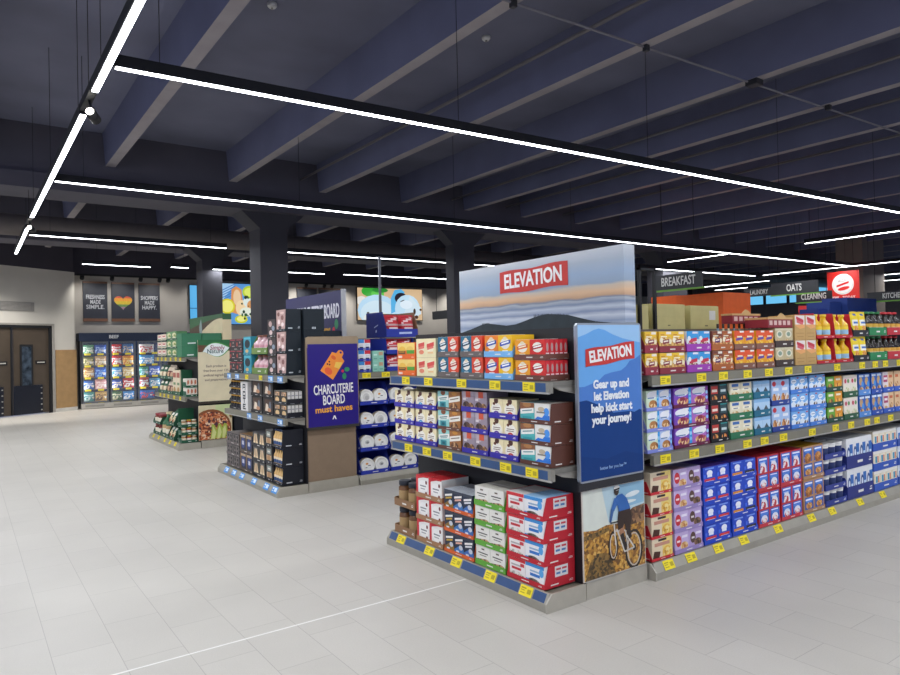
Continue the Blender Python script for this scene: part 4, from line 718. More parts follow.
# ------------------------------------------------------------------ farthest end display (green packs)
E3 = ('E', 2.89)
DJ = jr('7a3a30', '8a2f34', 'e6dcc4')
stack(E3, 13.06, 13.6, ZB, 2, .19, .28, [('food_jar', 'jar', DJ, 'dark red jar')]*2, 'at the far end of the green display', '1f5038', 'green', .26, .7, gname='dark red jars', hk=.95)
CT = bt('3a6a4a', 'c8b890', 'e4dcc4', 'b89a6a')
stack(E3, 12.5, 13.05, ZB, 1, .44, .28, [('food_bottle', 'bottle', CT, 'tall bottle with cream label')]*2, 'beside the dark red jars', '1f5038', 'green', .16, .6, gname='tall cream label bottles', hk=.97)
stack(E3, 12.08, 12.49, ZB, 2, .25, .28, [('food_pouch', 'pouch', bg('2c5a42', [('e',.5,.4,.36,.26,'d8c8a0'), ('r',.2,.7,.8,.84,'e8e4d8'), ('e',.5,.3,.2,.12,'a85a3a')], True), 'green pouch with cream oval')]*2, 'left of the green panel', '24543c', 'dark green', .2, .8, gname='green pouches', hk=.97)
tag(MB().box(2.92, 11.9, ZB, 3.17, 11.92, .66, mat('1f5a3c', .5)).build('card_divider'), 'plain green card panel above the stacked small jars', 'card panel')
F3 = ('F', 11.64)
FJ = jr('a8784a', 'd0c8b0', 'e8dcc0'); FJ2 = jr('a84a34', 'c8a030', 'f0e8d8')
stack(F3, 2.9, 3.165, ZB, 3, .128, .22, [('small_jar', 'jar', FJ, 'small tan jar'), ('small_jar', 'jar', FJ2, 'small red jar'), ('small_jar', 'jar', FJ, 'second small tan jar')], 'under the green card panel', '235a42', 'green', .36, .6, gname='small jars', hk=.93)
U3 = ('E', 3.0)
stack(U3, 13.08, 13.66, .862, 2, .26, .28, [('food_pouch', 'pouch', bg('b89a7a', [('r',0,.5,1,1,'2a5a40'), ('e',.5,.34,.34,.2,'e4d4b4'), ('r',.2,.7,.8,.8,'e8e0d0')], True), 'tan and green pouch')]*2, 'on the middle green shelf far end', '2a5a44', 'green', .2, .7, gname='tan and green pouches', hk=.97)
stack(U3, 12.6, 13.07, .862, 2, .26, .28, [('food_pouch', 'pouch', bg('6a3a30', [('r',0,.62,1,1,'d8c8b0'), ('e',.5,.34,.34,.2,'c8a080'), ('r',.2,.46,.8,.54,'e8e0d0')], True), 'brown and cream pouch')]*2, 'on the middle green shelf', '2a5a44', 'green', .2, .7, gname='brown and cream pouches', hk=.97)
BXC = ct('e0d0b4', [('r',.1,.7,.9,.9,'a85a4a'), ('r',.2,.4,.8,.5,'6a8a5a'), ('e',.5,.2,.3,.12,'b88a50')], top='d8c8a8')
stack(U3, 12.08, 12.59, .862, 1, .44, .28, [('food_box', 'food box', BXC, 'tall cream box')]*2, 'beside the brown pouches', '1f5a3c', 'green', .14, .6, gname='tall cream boxes', hk=.97)
tag(MB().box(3.0, 11.98, .862, 3.18, 12.0, 1.3, mat('1f5a3c', .5)).build('card_divider'), 'plain green card panel above the white striped boxes', 'card panel')
stack(F3, 2.985, 3.175, .862, 2, .15, .22, [('food_box', 'food box', ct('e4dacb', [('e',.5,.6,.3,.26,'c87a5a'), ('r',.1,.1,.9,.2,'8a98a0'), ('p',[(.2,.3),(.4,.9),(.5,.9),(.3,.3)],'a84a3a')], top='e8e0d4'), 'white striped box')]*3, 'beside the cream leaf sign', '235a42', 'green', .24, .6, gname='white striped boxes', hk=.97)
TNM = ct('d8c4b0', [('r',0,0,1,.16,'2a4a3c'), ('e',.5,.62,.4,.26,'e8d8d0'), ('r',.2,.6,.8,.8,'b85a58'), ('r',.1,.3,.9,.4,'3f7a58')], top='c8b8a8')
stack(U3, 13.0, 13.68, 1.517, 3, .14, .28, [('food_box', 'food box', TNM, 'cream and red food box')]*2, 'at top green shelf end', '2a4038', 'dark green', .2, .7, gname='cream and red boxes', hk=.97)
GNM = ct('5a8a5a', [('e',.5,.6,.36,.26,'d8d0a8'), ('r',.2,.2,.8,.34,'e4dcc0'), ('e',.6,.5,.2,.16,'8a9a4a')], top='6a9a6a')
stack(U3, 12.25, 12.98, 1.517, 3, .15, .28, [('food_box', 'food box', GNM, 'leaf green food box')]*2, 'on the top green shelf', '2a5a44', 'green', .2, .7, gname='leaf green boxes', hk=.97)
stack(U3, 11.96, 12.24, 1.517, 2, .19, .28, [('food_bottle', 'bottle', bt('c8d4dc', 'e4e8ec', 'a8c0d0', '4a7a5a'), 'clear pale bottle')]*3, 'by the green cases', '2a5a44', 'green', .2, .7, gname='clear pale bottles', hk=.97)
for (x0, x1, z0, lab) in ((2.93, 3.2, 1.517, 'lower green case left of the cream leaf sign'), (2.93, 3.25, 1.712, 'upper green case, left one, over the cream leaf sign'), (3.26, 3.58, 1.712, 'upper green case, right one, over the cream leaf sign')):
    b = MB(); w = x1-x0; b.box(0, 0, 0, w, .3, .192, mat('3a7a58', .55)); b.box(.005, .005, .192, w-.005, .28, .1935, mat('3f8262', .55))
    decals(b, [('q',.5,.16,.2,.05,.05,'d8e4dc')], 0, 0, w, .192); tag(b.build('green_case', None, (x0, 11.64, z0+.003)), lab, 'closed case', 'green cases')
b = MB(); b.box(0, 0, 0, .33, .3, .192, mat('3a7a58', .55)); b.box(.005, .005, .192, .325, .28, .1935, mat('3f8262', .55)); decals(b, [('q',.5,.16,.2,.05,.05,'d8e4dc')], 0, 0, .33, .192)
tag(b.build('green_case', None, (3.21, 11.64, 1.5215)), 'lower green case hidden behind the cream leaf sign', 'closed case', 'green cases')

# ------------------------------------------------------------------ signs on and over the displays
def rounded(w, h, r, n=5):
    p = []
    for cx, cz, a in ((w-r, h-r, 0), (r, h-r, pi/2), (r, r, pi), (w-r, r, 3*pi/2)):
        for i in range(n+1): p.append((cx+r*cos(a+pi/2*i/n), cz+r*sin(a+pi/2*i/n)))
    return p
def ripple(shp, k=9): return shp
def banner(parent, cx, cz, a, b, t, y, size, bold, fit):
    """red slanted banner with the block lettering"""
    m = MB(); p = []
    n = 12
    for i in range(n+1):
        u = -1+2*i/n; p.append((cx+a*u, cz+a*u*t+b+.07*b*sin(i*.8)))
    for i in range(n, -1, -1):
        u = -1+2*i/n; p.append((cx+a*u, cz+a*u*t-b+.07*b*sin(i*.75+1)))
    m.face([(x, y, z) for x, z in p], mat('c8352c', .4)); m.build('red_banner', parent)
    return text('ELEVATION', size, mat('f6f2ee', .4), 'banner_lettering', parent, (cx, y-.0022, cz), 1, bold, rot=math.atan(t), depth=.002, fit=fit)
# blue promotional sign
t = thing('promotional_sign', 'tall blue hill-pattern sign about kick-starting a journey, red banner on top', 'sign', (3.07, 2.974, .735))
w, h = .61, .99
MB().prism(rounded(w, h, .025), 'y', -.022, 0, mat('9aa0a8', .3, .5)).build('frame', t)
b = MB()
def hill(pts, c, i): b.face([(x*w, -.0222-.0004*i, z*h) for x, z in pts], mat(c, .5, 0, .02, 9, .2))
x0, x1, z0, z1 = .02, .98, .012, .988
hill([(x0,z0),(x1,z0),(x1,z1),(x0,z1)], '9cc4e8', 0)
hill([(x0,z0),(x1,z0),(x1,.87),(.84,.885),(.7,.9),(.55,.925),(.42,.955),(.33,.965),(.25,.955),(.14,.93),(x0,.91)], '6aa6e0', 1)
hill([(x0,z0),(x1,z0),(x1,.79),(.9,.765),(.8,.75),(.74,.715),(.66,.69),(.5,.68),(.4,.668),(.3,.63),(.2,.615),(.1,.6),(x0,.6)], '4f7ec6', 2)
hill([(x0,z0),(x1,z0),(x1,.42),(.94,.425),(.86,.41),(.78,.42),(.66,.42),(.52,.42),(.46,.45),(.36,.465),(.3,.48),(.2,.5),(.12,.515),(x0,.51)], '123c7c', 3)
hill([(x0,z0),(x1,z0),(x1,.12),(.7,.16),(.4,.13),(x0,.17)], '103876', 4)
b.build('sign_face', t)
banner(t, .5*w, .8*h, .232, .056, .1, -.0255, .1, .0035, .4)
for k, s in enumerate(('Gear up and', 'let Elevation', 'help kick start', 'your journey!')):
    text(s, .073, mat('f0f2f4', .4), 'message_lettering', t, (.5*w, -.026, (.607-.075*k)*h), .92, .0028)
text('better for you bar™', .03, mat('8fb0dc', .4), 'small_lettering', t, (.5*w, -.026, .075*h), 1, .0)
MB().box(.0, -.016, -.05, w, .0, 0, mat('26262a', .5)).build('bottom_rail', t)
# cyclist picture
t = thing('picture_panel', 'printed panel of a mountain biker on a golden hillside below the blue sign', 'picture', (3.11, 2.978, .115))
w, h = .595, .565
b = MB(); b.box(0, 0, 0, w, .007, h, mat('cfc9bd', .4)); b.build('board', t)
GROUND = food(('a8742c','c8943c','8a5a24','d8ac58','6f4a20','b88434'), 55., .45); BUSH = food(('5a4420','7a5a2a','3f3018','8a6a34'), 60., .45)
b = MB(); y = -.0004
PL = [0]
def pp(pts, m, i):
    PL[0] += 1; b.face([(u*w, y-.00004*PL[0], v*h) for u, v in clip(pts, .012, .008, .99, .992)], M_(m))
pp([(0,0),(1,0),(1,1),(0,1)], 'd8dcd0', 0)
pp([(.4,.6),(1,.6),(1,1),(.3,1)], 'b4ccd4', 1); pp([(.62,.72),(1,.74),(1,1),(.55,1)], '8ab4cc', 2); pp(ell(.8,.86,.12,.03,14,.1), 'dce4e4', 3); pp(ell(.7,.78,.16,.02,14), 'd8e0dc', 3)
pp([(0,0),(1,0),(1,.62),(.8,.6),(.66,.55),(.5,.56),(.36,.57),(.2,.54),(0,.56)], GROUND, 4)
pp([(.6,.56),(.66,.64),(.8,.7),(1,.72),(1,.52),(.7,.5)], food(('6a4a34','85603f','4f3626','9a7450'), 40., .45), 5)
pp([(.02,.0),(.5,.0),(.44,.16),(.36,.26),(.22,.28),(.1,.2)], BUSH, 5)
pp([(0,.5),(.2,.52),(.4,.54),(.4,.5),(.2,.46),(0,.45)], BUSH, 5)
def ring(cx, cy, rx, ry, th, m, i, n=20, rot=0.):
    A, B = ell(cx, cy, rx, ry, n, rot), ell(cx, cy, rx-th, ry-th, n, rot)
    for k in range(n): pp([A[k], A[(k+1) % n], B[(k+1) % n], B[k]], m, i)
ring(.80,.22,.15,.23,.03,'2a2522',8); ring(.80,.22,.115,.195,.016,'c8beb0',8); ring(.46,.315,.075,.165,.018,'2a2522',8); ring(.46,.315,.055,.14,.012,'d0c6b8',8); pp(ell(.8,.24,.03,.04,10),'2a2522',9)
def limb(p, q, a, c, m, i):
    L_ = math.hypot(q[0]-p[0], q[1]-p[1]); nx, ny = -(q[1]-p[1])/L_, (q[0]-p[0])/L_
    pp([(p[0]+nx*a,p[1]+ny*a),(q[0]+nx*c,q[1]+ny*c),(q[0]-nx*c,q[1]-ny*c),(p[0]-nx*a,p[1]-ny*a)], m, i)
for p, q, c in (((.48,.56),(.5,.32),'d8d0c4'),((.5,.48),(.66,.46),'c8c0b4'),((.66,.46),(.7,.24),'c8c0b4'),((.52,.5),(.64,.22),'d8d0c4'),((.64,.22),(.8,.24),'c8c0b4'),((.68,.4),(.8,.24),'d8d0c4')): limb(p, q, .01, .01, c, 9)
limb((.42,.58),(.56,.58), .008, .008, '2a2626', 9)
limb((.6,.6),(.6,.42), .045, .035, 'a87858', 9); limb((.6,.43),(.66,.24), .03, .02, '2f2622', 10); limb((.68,.58),(.74,.36), .045, .025, '2f2622', 10)
pp([(.54,.62),(.56,.72),(.74,.72),(.77,.6),(.74,.46),(.66,.46),(.66,.58),(.62,.5),(.54,.48)], '36261f', 10)      # shorts
pp([(.5,.84),(.54,.88),(.62,.89),(.7,.82),(.75,.7),(.56,.69),(.54,.76)], '2f63a8', 11)                                  # jersey
limb((.53,.84),(.46,.72), .04, .028, '3568ae', 11); limb((.46,.73),(.42,.59), .026, .016, '3a5f94', 11)
pp(ell(.53,.93,.04,.05,14), '3a2c26', 12); pp(ell(.535,.965,.048,.03,14), 'e0ddd6', 13); pp([(.49,.955),(.58,.965),(.58,.945),(.49,.935)], '2a2a2a', 14)
b.build('print', t)
# landscape header
def landscape():
    m = bpy.data.materials.new('printed_cloud_sea'); m.use_nodes = True; nt = m.node_tree; L = nt.links.new; bs = nt.nodes['Principled BSDF']; bs.inputs['Roughness'].default_value = .5
    tc = nt.nodes.new('ShaderNodeTexCoord'); mp = nt.nodes.new('ShaderNodeMapping'); mp.inputs['Scale'].default_value = (1.6, 1.6, 9.); n = nt.nodes.new('ShaderNodeTexNoise'); n.inputs['Scale'].default_value = 1.6; n.inputs['Detail'].default_value = 4
    L(tc.outputs['Object'], mp.inputs[0]); L(mp.outputs[0], n.inputs['Vector'])
    sx = nt.nodes.new('ShaderNodeSeparateXYZ'); L(tc.outputs['Object'], sx.inputs[0])
    mr = nt.nodes.new('ShaderNodeMapRange'); mr.inputs[1].default_value = 0; mr.inputs[2].default_value = .555; L(sx.outputs[2], mr.inputs[0])
    n2 = nt.nodes.new('ShaderNodeMath'); n2.operation = 'MULTIPLY_ADD'; n2.inputs[1].default_value = .10; L(n.outputs[0], n2.inputs[0])
    sb = nt.nodes.new('ShaderNodeMath'); sb.operation = 'SUBTRACT'; sb.inputs[1].default_value = .05; L(mr.outputs[0], sb.inputs[0]); L(sb.outputs[0], n2.inputs[2])
    r = nt.nodes.new('ShaderNodeValToRGB'); e = r.color_ramp.elements
    st = [(0,'b4bcc8'),(.1,'8f9db6'),(.17,'ced3da'),(.22,'8793ae'),(.28,'c2c9d2'),(.33,'7d8aa4'),(.37,'aeb4bc'),(.385,'7f8796'),(.41,'c99f7c'),(.47,'ddb68e'),(.53,'cbbba8'),(.56,'93a4b8'),(.7,'98acc4'),(.85,'aab4c0'),(1,'c9ccd0')]
    while len(e) < len(st): e.new(.5)
    for i, (p, c) in enumerate(st): e[i].position = p; e[i].color = rgb(c)
    L(n2.outputs[0], r.inputs[0]); L(r.outputs[0], bs.inputs['Base Color']); return m
t = thing('header_board', 'long header board with a cloud-sea sunrise picture and red block-letter banner', 'header board', (3.585, 4.84, 1.70), HPI)
LN = 1.84; b = MB(); b.box(0, 0, 0, LN, .11, .555, landscape())
b.build('board', t); b = MB(); HILL = mat('2a3438', .5, 0, .2, 12)
p = [(0,.0)]+[(LN*u, .555*v) for u, v in ((0,.02),(.08,.07),(.16,.13),(.2,.15),(.26,.13),(.34,.1),(.4,.11),(.46,.15),(.5,.18),(.56,.215),(.6,.225),(.66,.21),(.72,.19),(.8,.13),(.86,.09),(.94,.06),(1,.05),(1,0))]
b.face([(x, -.0008, z) for x, z in p], HILL)
rnd = random.Random(3)
for u in [.17+.007*i for i in range(8)]+[.52+.0085*i for i in range(24)]:
    v = .555*(.15 if u < .3 else .222-.5*max(0, u-.6)**1.3); b.face([(LN*u-.006, -.001, v-.03), (LN*u+.006, -.001, v-.03), (LN*u+.003, -.001, v+.008*rnd.random()), (LN*u-.003, -.001, v+.008*rnd.random())], HILL)
b.face([(LN+.0008, 0, 0), (LN+.0008, .11, 0), (LN+.0008, .11, .03), (LN+.0008, 0, .03)], mat('6f7a5e'))
b.build('hill_print', t)
banner(t, .512*LN, .735*.555, .385, .088, .02, -.0025, .16, .0042, .65)
MB().box(.2, .04, -.02, .25, .08, 0, BLACK).build('mounting_post', t); MB().box(1.6, .04, -.02, 1.65, .08, 0, BLACK).build('mounting_post', t)
# purple board sign
PURP = mat('2b1d7c', .4, 0, .03)
def boardsign(t, w, z_board, sc, y):
    m = MB(); a = .62
    def R(px, pz): return (w*.5+sc*(px*cos(a)-pz*sin(a)), y, z_board+sc*(px*sin(a)+pz*cos(a)))
    pts = [(-.11,-.17),(.11,-.17),(.11,.13),(.05,.15),(.045,.2),(.02,.225),(-.02,.225),(-.045,.2),(-.05,.15),(-.11,.13)]
    a = -.62; m.face([R(*p) for p in pts], mat('f0903a', .45)); y -= .0006
    m.face([R(*p) for p in ell(0,.195,.016,.016,10)], PURP)
    m.face([R(.01,.05),R(.1,.1),R(.1,.0),R(.03,-.02)], mat('f4c458')); m.face([R(*p) for p in ell(-.01,-.11,.06,.045,12)], mat('e8603a')); m.face([R(*p) for p in ell(-.05,.08,.04,.025,10)], mat('e2642e'))
    y -= .0004
    for q in ((-.07,.0),(-.045,-.03),(-.075,-.04)): m.face([R(*p) for p in ell(q[0],q[1],.012,.012,8)], mat('4a2438'))
    for cx, cz, rx, rz, c in ((.16,-.16,.03,.045,'2f8a5c'),(.2,-.07,.04,.03,'2f8a5c'),(.135,-.09,.02,.02,'d0304a')): m.face([(w*.5+sc*x, y, z_board+sc*z) for x, z in ell(cx, cz, rx, rz, 12)], mat(c))
    return m
t = thing('promotional_sign', 'purple cutting-board sign reading must haves, in a tan holder', 'sign', (3.115, 7.08, .73))
MB().box(-.015, 0, 0, .635, .018, 1.0, mat('9a866e', .5)).build('holder', t)
MB().prism(rounded(.65, .13, .03), 'y', -.012, 0, mat('a08b70', .5)).build('holder_top', t); t.children[-1].location = (-.015, 0, .88)
MB().box(.0, -.014, .0, .62, -.0, .925, PURP).build('sign_face', t)
boardsign(t, .62, .69, .85, -.0146).build('cutting_board_print', t)
for s, z, sz, c, xs in (('CHARCUTERIE', .41, .15, 'f0ece8', .49), ('BOARD', .29, .15, 'f0ece8', .27), ('must haves', .19, .1, 'f0a838', .46)):
    text(s, sz, c, 'lettering', t, (.31, -.0155, z), 1, .0025, rot=.03, fit=xs)
b = MB(); b.face([(.285,-.0148,.07),(.305,-.0148,.115),(.32,-.0148,.115),(.34,-.0148,.07),(.325,-.0148,.07),(.3125,-.0148,.095),(.3,-.0148,.07)], mat('e8e4e4')); b.build('small_emblem', t)
MB().box(-.01, -.016, -.03, .63, .02, .0, mat('3a3632', .5)).build('bottom_rail', t)
t = thing('header_board', 'dark navy header board over the black display, charcuterie lettering half hidden', 'header board', (3.58, 8.80, 1.62), HPI)
b = MB(); b.box(0, 0, 0, 1.66, .05, .66, mat('211f56', .45)); b.build('board', t)
text('CHARCUTERIE BOARD', .235, 'e4e2ea', 'lettering', t, (.98, -.002, .42), .52, .005)
text('must haves', .17, 'e0a83a', 'lettering', t, (1.0, -.002, .2), .95, .004)
boardsign(t, .3, .43, .45, -.002).build('cutting_board_print', t)
b = MB(); b.face([(x, -.001, z) for x, z in ell(1.52,.27,.05,.06,12)], mat('2f8a5c')); b.face([(x, -.001, z) for x, z in ell(1.45,.2,.035,.04,12)], mat('d0304a')); b.build('holly_print', t)
MB().box(1.66, -.005, .0, 1.68, .05, .67, mat('a9a9ab', .35, .4)).build('edge_post', t)
# cream leaf sign and bowl picture
t = thing('promotional_sign', 'cream sign with a white leaf badge above the granola bowl picture', 'sign', (3.165, 11.57, .775))
w, h = .545, 1.02
WOODC = mat('dccfae', .5, 0, .06, 5); MB().box(0, -.015, 0, w, .005, h, WOODC).build('board', t)
b = MB(); b.face([(0,-.0155,h*.8),(w,-.0155,h*.815),(w,-.0155,h),(0,-.0155,h)], mat('6e4a34', .5, 0, .2, 8)); b.face([(0,-.016,h*.915),(w,-.016,h*.895),(w,-.016,h),(0,-.016,h)], mat('2c6b40')); b.build('top_band', t)
def leaf_poly(cx, cz, a, c, n=10):
    up = [(cx-a+2*a*i/n, cz+c*(sin(pi*(i/n)**.75))*.95+.5*c*(i/n-.5)) for i in range(n+1)]
    dn = [(cx-a+2*a*i/n, cz-c*(sin(pi*(i/n)**1.3))*.95+.5*c*(i/n-.5)) for i in range(n, -1, -1)]
    return up+dn
b = MB(); b.face([(x, -.0168, z) for x, z in leaf_poly(.305, h*.84, .235, .135)], mat('4f9a4a')); b.face([(x, -.0175, z) for x, z in leaf_poly(.295, h*.836, .22, .122)], mat('e9efec')); b.build('leaf_badge', t)
text('Simply', .11, 'a8556a', 'badge_lettering', t, (.31, -.0185, h*.868), .85, .001, shear=.2); text('Nature', .1, '4a6a66', 'badge_lettering', t, (.28, -.0185, h*.81), .95, .001)
for k, s in enumerate(('Each product is', 'free from over 125', 'artificial ingredients', 'and preservatives')): text(s, .056, '857672', 'message_lettering', t, (.29, -.0165, h*(.57-.075*k)), .95, .0006)
MB().box(0, -.01, -.045, w, .02, 0, mat('3a342c')).build('bottom_rail', t)
t = thing('picture_panel', 'printed panel of a granola bowl with green apple slices', 'picture', (3.16, 11.574, .132))
b = MB(); w, h = .55, .575; b.box(0, 0, 0, w, .01, h, mat('d6cba6', .5)); b.build('board', t)
b = MB()
GP0 = PL[0]
def gp(pts, m, i):
    PL[0] += 1; b.face([(x*w, -.0002*(PL[0]-GP0), z*h) for x, z in clip(pts, .005, .005, .995, .995)], M_(m))
gp(ell(.8,.92,.3,.26), 'c8d49c', 1); gp(ell(.98,.66,.06,.07), '8a6a3a', 1); gp(ell(.36,.3,.62,.58,26), '8a5230', 2); gp(ell(.36,.28,.57,.53,26), food(('b8562e','d8946a','8a3f22','e8c8a8','6a2c1c','c87848','4a3040'), 34.), 3)
for k, (x, a) in enumerate(((.44,.25),(.6,.1),(.74,0.))): gp([(x-.1+.02*k,.02),(x+.06,.02),(x+.12,.2),(x+.1-a*.3,.42),(x+.02-a*.3,.46),(x-.06,.3)], 'a8b84a', 4+k); gp([(x-.08+.02*k,.02),(x+.02,.02),(x+.08,.2),(x+.05-a*.3,.4),(x-.03,.28)], 'd4d890', 8+k)
b.build('print', t)
t = thing('header_board', 'green and cream header box with a brown arch over the green display', 'header board', (3.59, 13.64, 1.7), HPI)
b = MB(); b.box(0, 0, 0, 2.03, .15, .54, mat('d9c8a2', .5, 0, .06, 4)); b.build('board', t)
b = MB(); L_ = 2.03
b.face([(x, -.001, z) for x, z in [(0,.54),(0,.2)]+[(L_*u, .54*(.36+.5*sin(pi*min(1, max(0, (u-.1)/.9))*.55)**2)) for u in [i/14 for i in range(15)]]+[(L_,.54)]], mat('4a3a2c', .5, 0, .2, 6))
b.face([(x, -.002, z) for x, z in [(0,.54),(0,.34)]+[(L_*u, .54*(.62+.26*sin(pi*u*.5))) for u in [i/12 for i in range(13)]]+[(L_,.54)]], mat('35613f', .5)); b.face([(L_+.001, 0, .44), (L_+.001, .15, .44), (L_+.001, .15, .54), (L_+.001, 0, .54)], mat('35613f', .5))
b.build('arch_print', t)
b = MB(); b.face([(.75+x, -.004, .3+z) for x, z in [(q[1], q[0]) for q in leaf_poly(0, 0, .2, .1)]], mat('8a9a98')); b.build('leaf_badge', t)

# ------------------------------------------------------------------ freezer wall
FX, FY = 2.8, 22.3
t = thing('display_freezer', 'tall glass door freezer along the back wall with rows of frozen bags', 'freezer', (FX, FY, 0))
NB = 5; DW = .75
FG = mat('8d9094', .4, .2)
b = MB(); b.box(0, .04, .0, NB*DW, .58, .12, mat('a8a49c', .4)); b.box(.0, 0, .02, NB*DW, .04, .16, mat('b0aca4', .4))
for k in range(NB): b.box(k*DW+.1, -.004, .06, k*DW+.6, 0, .12, mat('8f8c86', .4))
b.build('base', t)
b = MB(); b.box(0, .55, .16, NB*DW, .58, 2.0, mat('1e3868', .5)); b.box(0, .0, .16, .04, .55, 2.0, mat('5a5d62')); b.box(NB*DW-.04, 0, .16, NB*DW, .55, 2.0, mat('5a5d62')); b.box(0, 0, 2.0, NB*DW, .58, 2.02, mat('5a5d62')); b.build('cabinet', t)
b = MB(); b.box(-.04, -.06, 1.98, NB*DW, .58, 2.22, mat('1b2740', .45)); b.build('canopy', t)
text('BEEF', .13, mat('d0d2d4'), 'canopy_lettering', t, (.87, -.062, 2.1), 1., .004)
SHZ = [.2, .56, .91, 1.26, 1.61]
bagc = [
 [('3f8a8a','c8e0dc'),('c8a060','6a4a30')],[('2f62b0','dfe8f4'),('d8a0a0','f0dcd8')],[('b8803a','e8d0a0'),('1f5ac0','7ab0f0')],[('6a6a3a','c8b888'),('b8946a','e8d8c0')],[('5aa07a','e0ecd8'),('2a5ab8','a8c4ec')],
 [('4a6a4a','d8d4b0'),('3f8ad0','eef4f8')],[('2a50a8','f0e4d8'),('c02c34','f4ecec')],[('4a9ad8','e8f0f4'),('d8b878','f4ecd0')],[('c83038','f4f0ee'),('e08a30','f4d070')],[('c8303a','f0ecea'),('2f6aa8','b8a890')],
 [('2a64b0','c84a5a')],[('a84a4a','e4eef4'),('5a9ac0','f0f4f6')],[('3a8a70','a8d8e8'),('3f6ad0','e4ecf8')],[('4a9ad8','e8f4f8')],[('e8e4e0','c8303a')]]
t_doors = []
for k in range(NB):
    for si, z in enumerate(SHZ):
        if k < 3: pass
        sh = MB(); sh.box(k*DW+.045, .1, z-.02, (k+1)*DW-.045, .55, z, mat('3a3d42', .5))
        so = sh.build('shelf', t)
        if k < 3:
            b = MB()
            for x in (.19, .53): b.box(k*DW+x-.08, .09, z-.045, k*DW+x+.08, .1, z+.012, YEL)
            b.build('price_tags', so)
for k in range(3):
    for si, z in enumerate(SHZ):
        cs = bagc[k*5+si]; n = len(cs)
        rn = random.Random(k*7+si)
        for i, (c1, c2) in enumerate(cs):
            ww = .31 if n == 2 else .46; hh = .255+.04*rn.random()
            art = [('r',0,.12,1,.5,((c1,c2,c1,'d8d4cc'),13.+3*si)), ('r',.12,.58,.88,.78,c2), ('q',.5,.68,.28,.04,.1,c1)]
            me = m_bag(ww, hh, .1, c1, art, True)['m']
            x = FX+k*DW+(.21+.33*i if n == 2 else .3)
            o = link('frozen_bag', me, None, (x, FY+.13, z+.001))
            cn = {'3f8a8a':'teal','c8a060':'tan','2f62b0':'blue','d8a0a0':'rose','b8803a':'ochre','1f5ac0':'bright blue','6a6a3a':'olive','b8946a':'beige','5aa07a':'green','2a5ab8':'royal blue','4a6a4a':'dark green','3f8ad0':'sky blue','2a50a8':'deep blue','c02c34':'red','4a9ad8':'light blue','d8b878':'sand','c83038':'scarlet','e08a30':'orange','c8303a':'crimson','2f6aa8':'slate blue','2a64b0':'cobalt','a84a4a':'brick red','5a9ac0':'pale blue','3a8a70':'sea green','3f6ad0':'violet blue','e8e4e0':'white'}[c1]
            tag(o, f'{cn} frozen bag on the {ORD[5][si]} shelf of the {["left","middle","right"][k]} visible freezer door', 'frozen bag', 'frozen bags')
            for r in (1,):
                pass
DOORF = mat('6d7278', .35, .4)
GL = bpy.data.materials.new('freezer_glass'); GL.use_nodes = True
gb = GL.node_tree.nodes['Principled BSDF']; gb.inputs['Base Color'].default_value = (.95, .97, 1, 1); gb.inputs['Roughness'].default_value = .02; gb.inputs['Alpha'].default_value = .1; gb.inputs['Specular IOR Level'].default_value = .5
for k in range(NB):
    b = MB(); x0, x1 = k*DW+.02, (k+1)*DW-.02
    b.box(x0, 0, .17, x0+.05, .035, 1.97, DOORF); b.box(x1-.05, 0, .17, x1, .035, 1.97, DOORF); b.box(x0+.05, 0, .17, x1-.05, .035, .22, DOORF); b.box(x0+.05, 0, 1.92, x1-.05, .035, 1.97, DOORF)
    d = b.build('door', t)
    b = MB(); b.face([(x0+.05,.018,.22),(x1-.05,.018,.22),(x1-.05,.018,1.92),(x0+.05,.018,1.92)], GL); b.build('pane', d)
    b = MB(); b.tube((x1-.07, -.03, .8), (x1-.07, -.03, 1.3), .012, DOORF); b.tube((x1-.07, -.03, .82), (x1-.07, .0, .82), .01, DOORF); b.tube((x1-.07, -.03, 1.28), (x1-.07, .0, 1.28), .01, DOORF); b.build('handle', d)
    b = MB(); b.box(x0+.02, .06, .3, x0+.045, .085, 1.9, glow('f4f8ff', 15.)); b.build('inner_lamp', t)
# posters on the wall above
def poster(x0, x1, z0, z1, lab, kind):
    t = thing('wall_poster', lab, 'poster', (x0, 22.84, z0), 0, 'dark wall posters'); w, h = x1-x0, z1-z0
    b = MB(); b.box(0, 0, 0, w, .03, h, mat('2b2e38', .5, 0, .15, 3)); b.build('board', t)
    MB().box(0, -.012, 0, w, -.0005, .09, mat('6a4a38', .5)).build('wooden_batten', t); MB().box(0, -.012, h-.05, w, -.0005, h, mat('6a4a38', .5)).build('wooden_batten', t)
    if kind == 'heart':
        hp = []
        for i in range(40):
            a = 2*pi*i/40; hp.append((16*sin(a)**3/17, (13*cos(a)-5*cos(2*a)-2*cos(3*a)-cos(4*a))/17))
        b = MB(); cols = [('8a6a7c',-1.1,-.6),('5a7a44',-.6,-.3),('b8a030',-.3,.1),('c88a2c',.1,.45),('b8503a',.45,1.)]
        b2 = []
        for c, a0, a1 in cols:
            p = clip(hp, -2, a0, 2, a1)
            if len(p) > 2: b.face([(w/2+x*.27, -.002, h*.5+z*.25) for x, z in p], mat(c, .5, 0, .25, 40))
        b.build('heart_print', t)
    elif kind:
        for k, s in enumerate(kind): text(s, .17, 'aeb1b6', 'lettering', t, (w/2, -.003, h*.61-.15*k), 1, .003, fit=min(.5, .07*len(s)))
poster(2.95, 3.61, 2.58, 3.78, 'dark wall poster about freshness made simple', ('FRESHNESS', 'MADE', 'SIMPLE.'))
poster(3.72, 4.37, 2.58, 3.78, 'dark wall poster with a rainbow striped heart', 'heart')
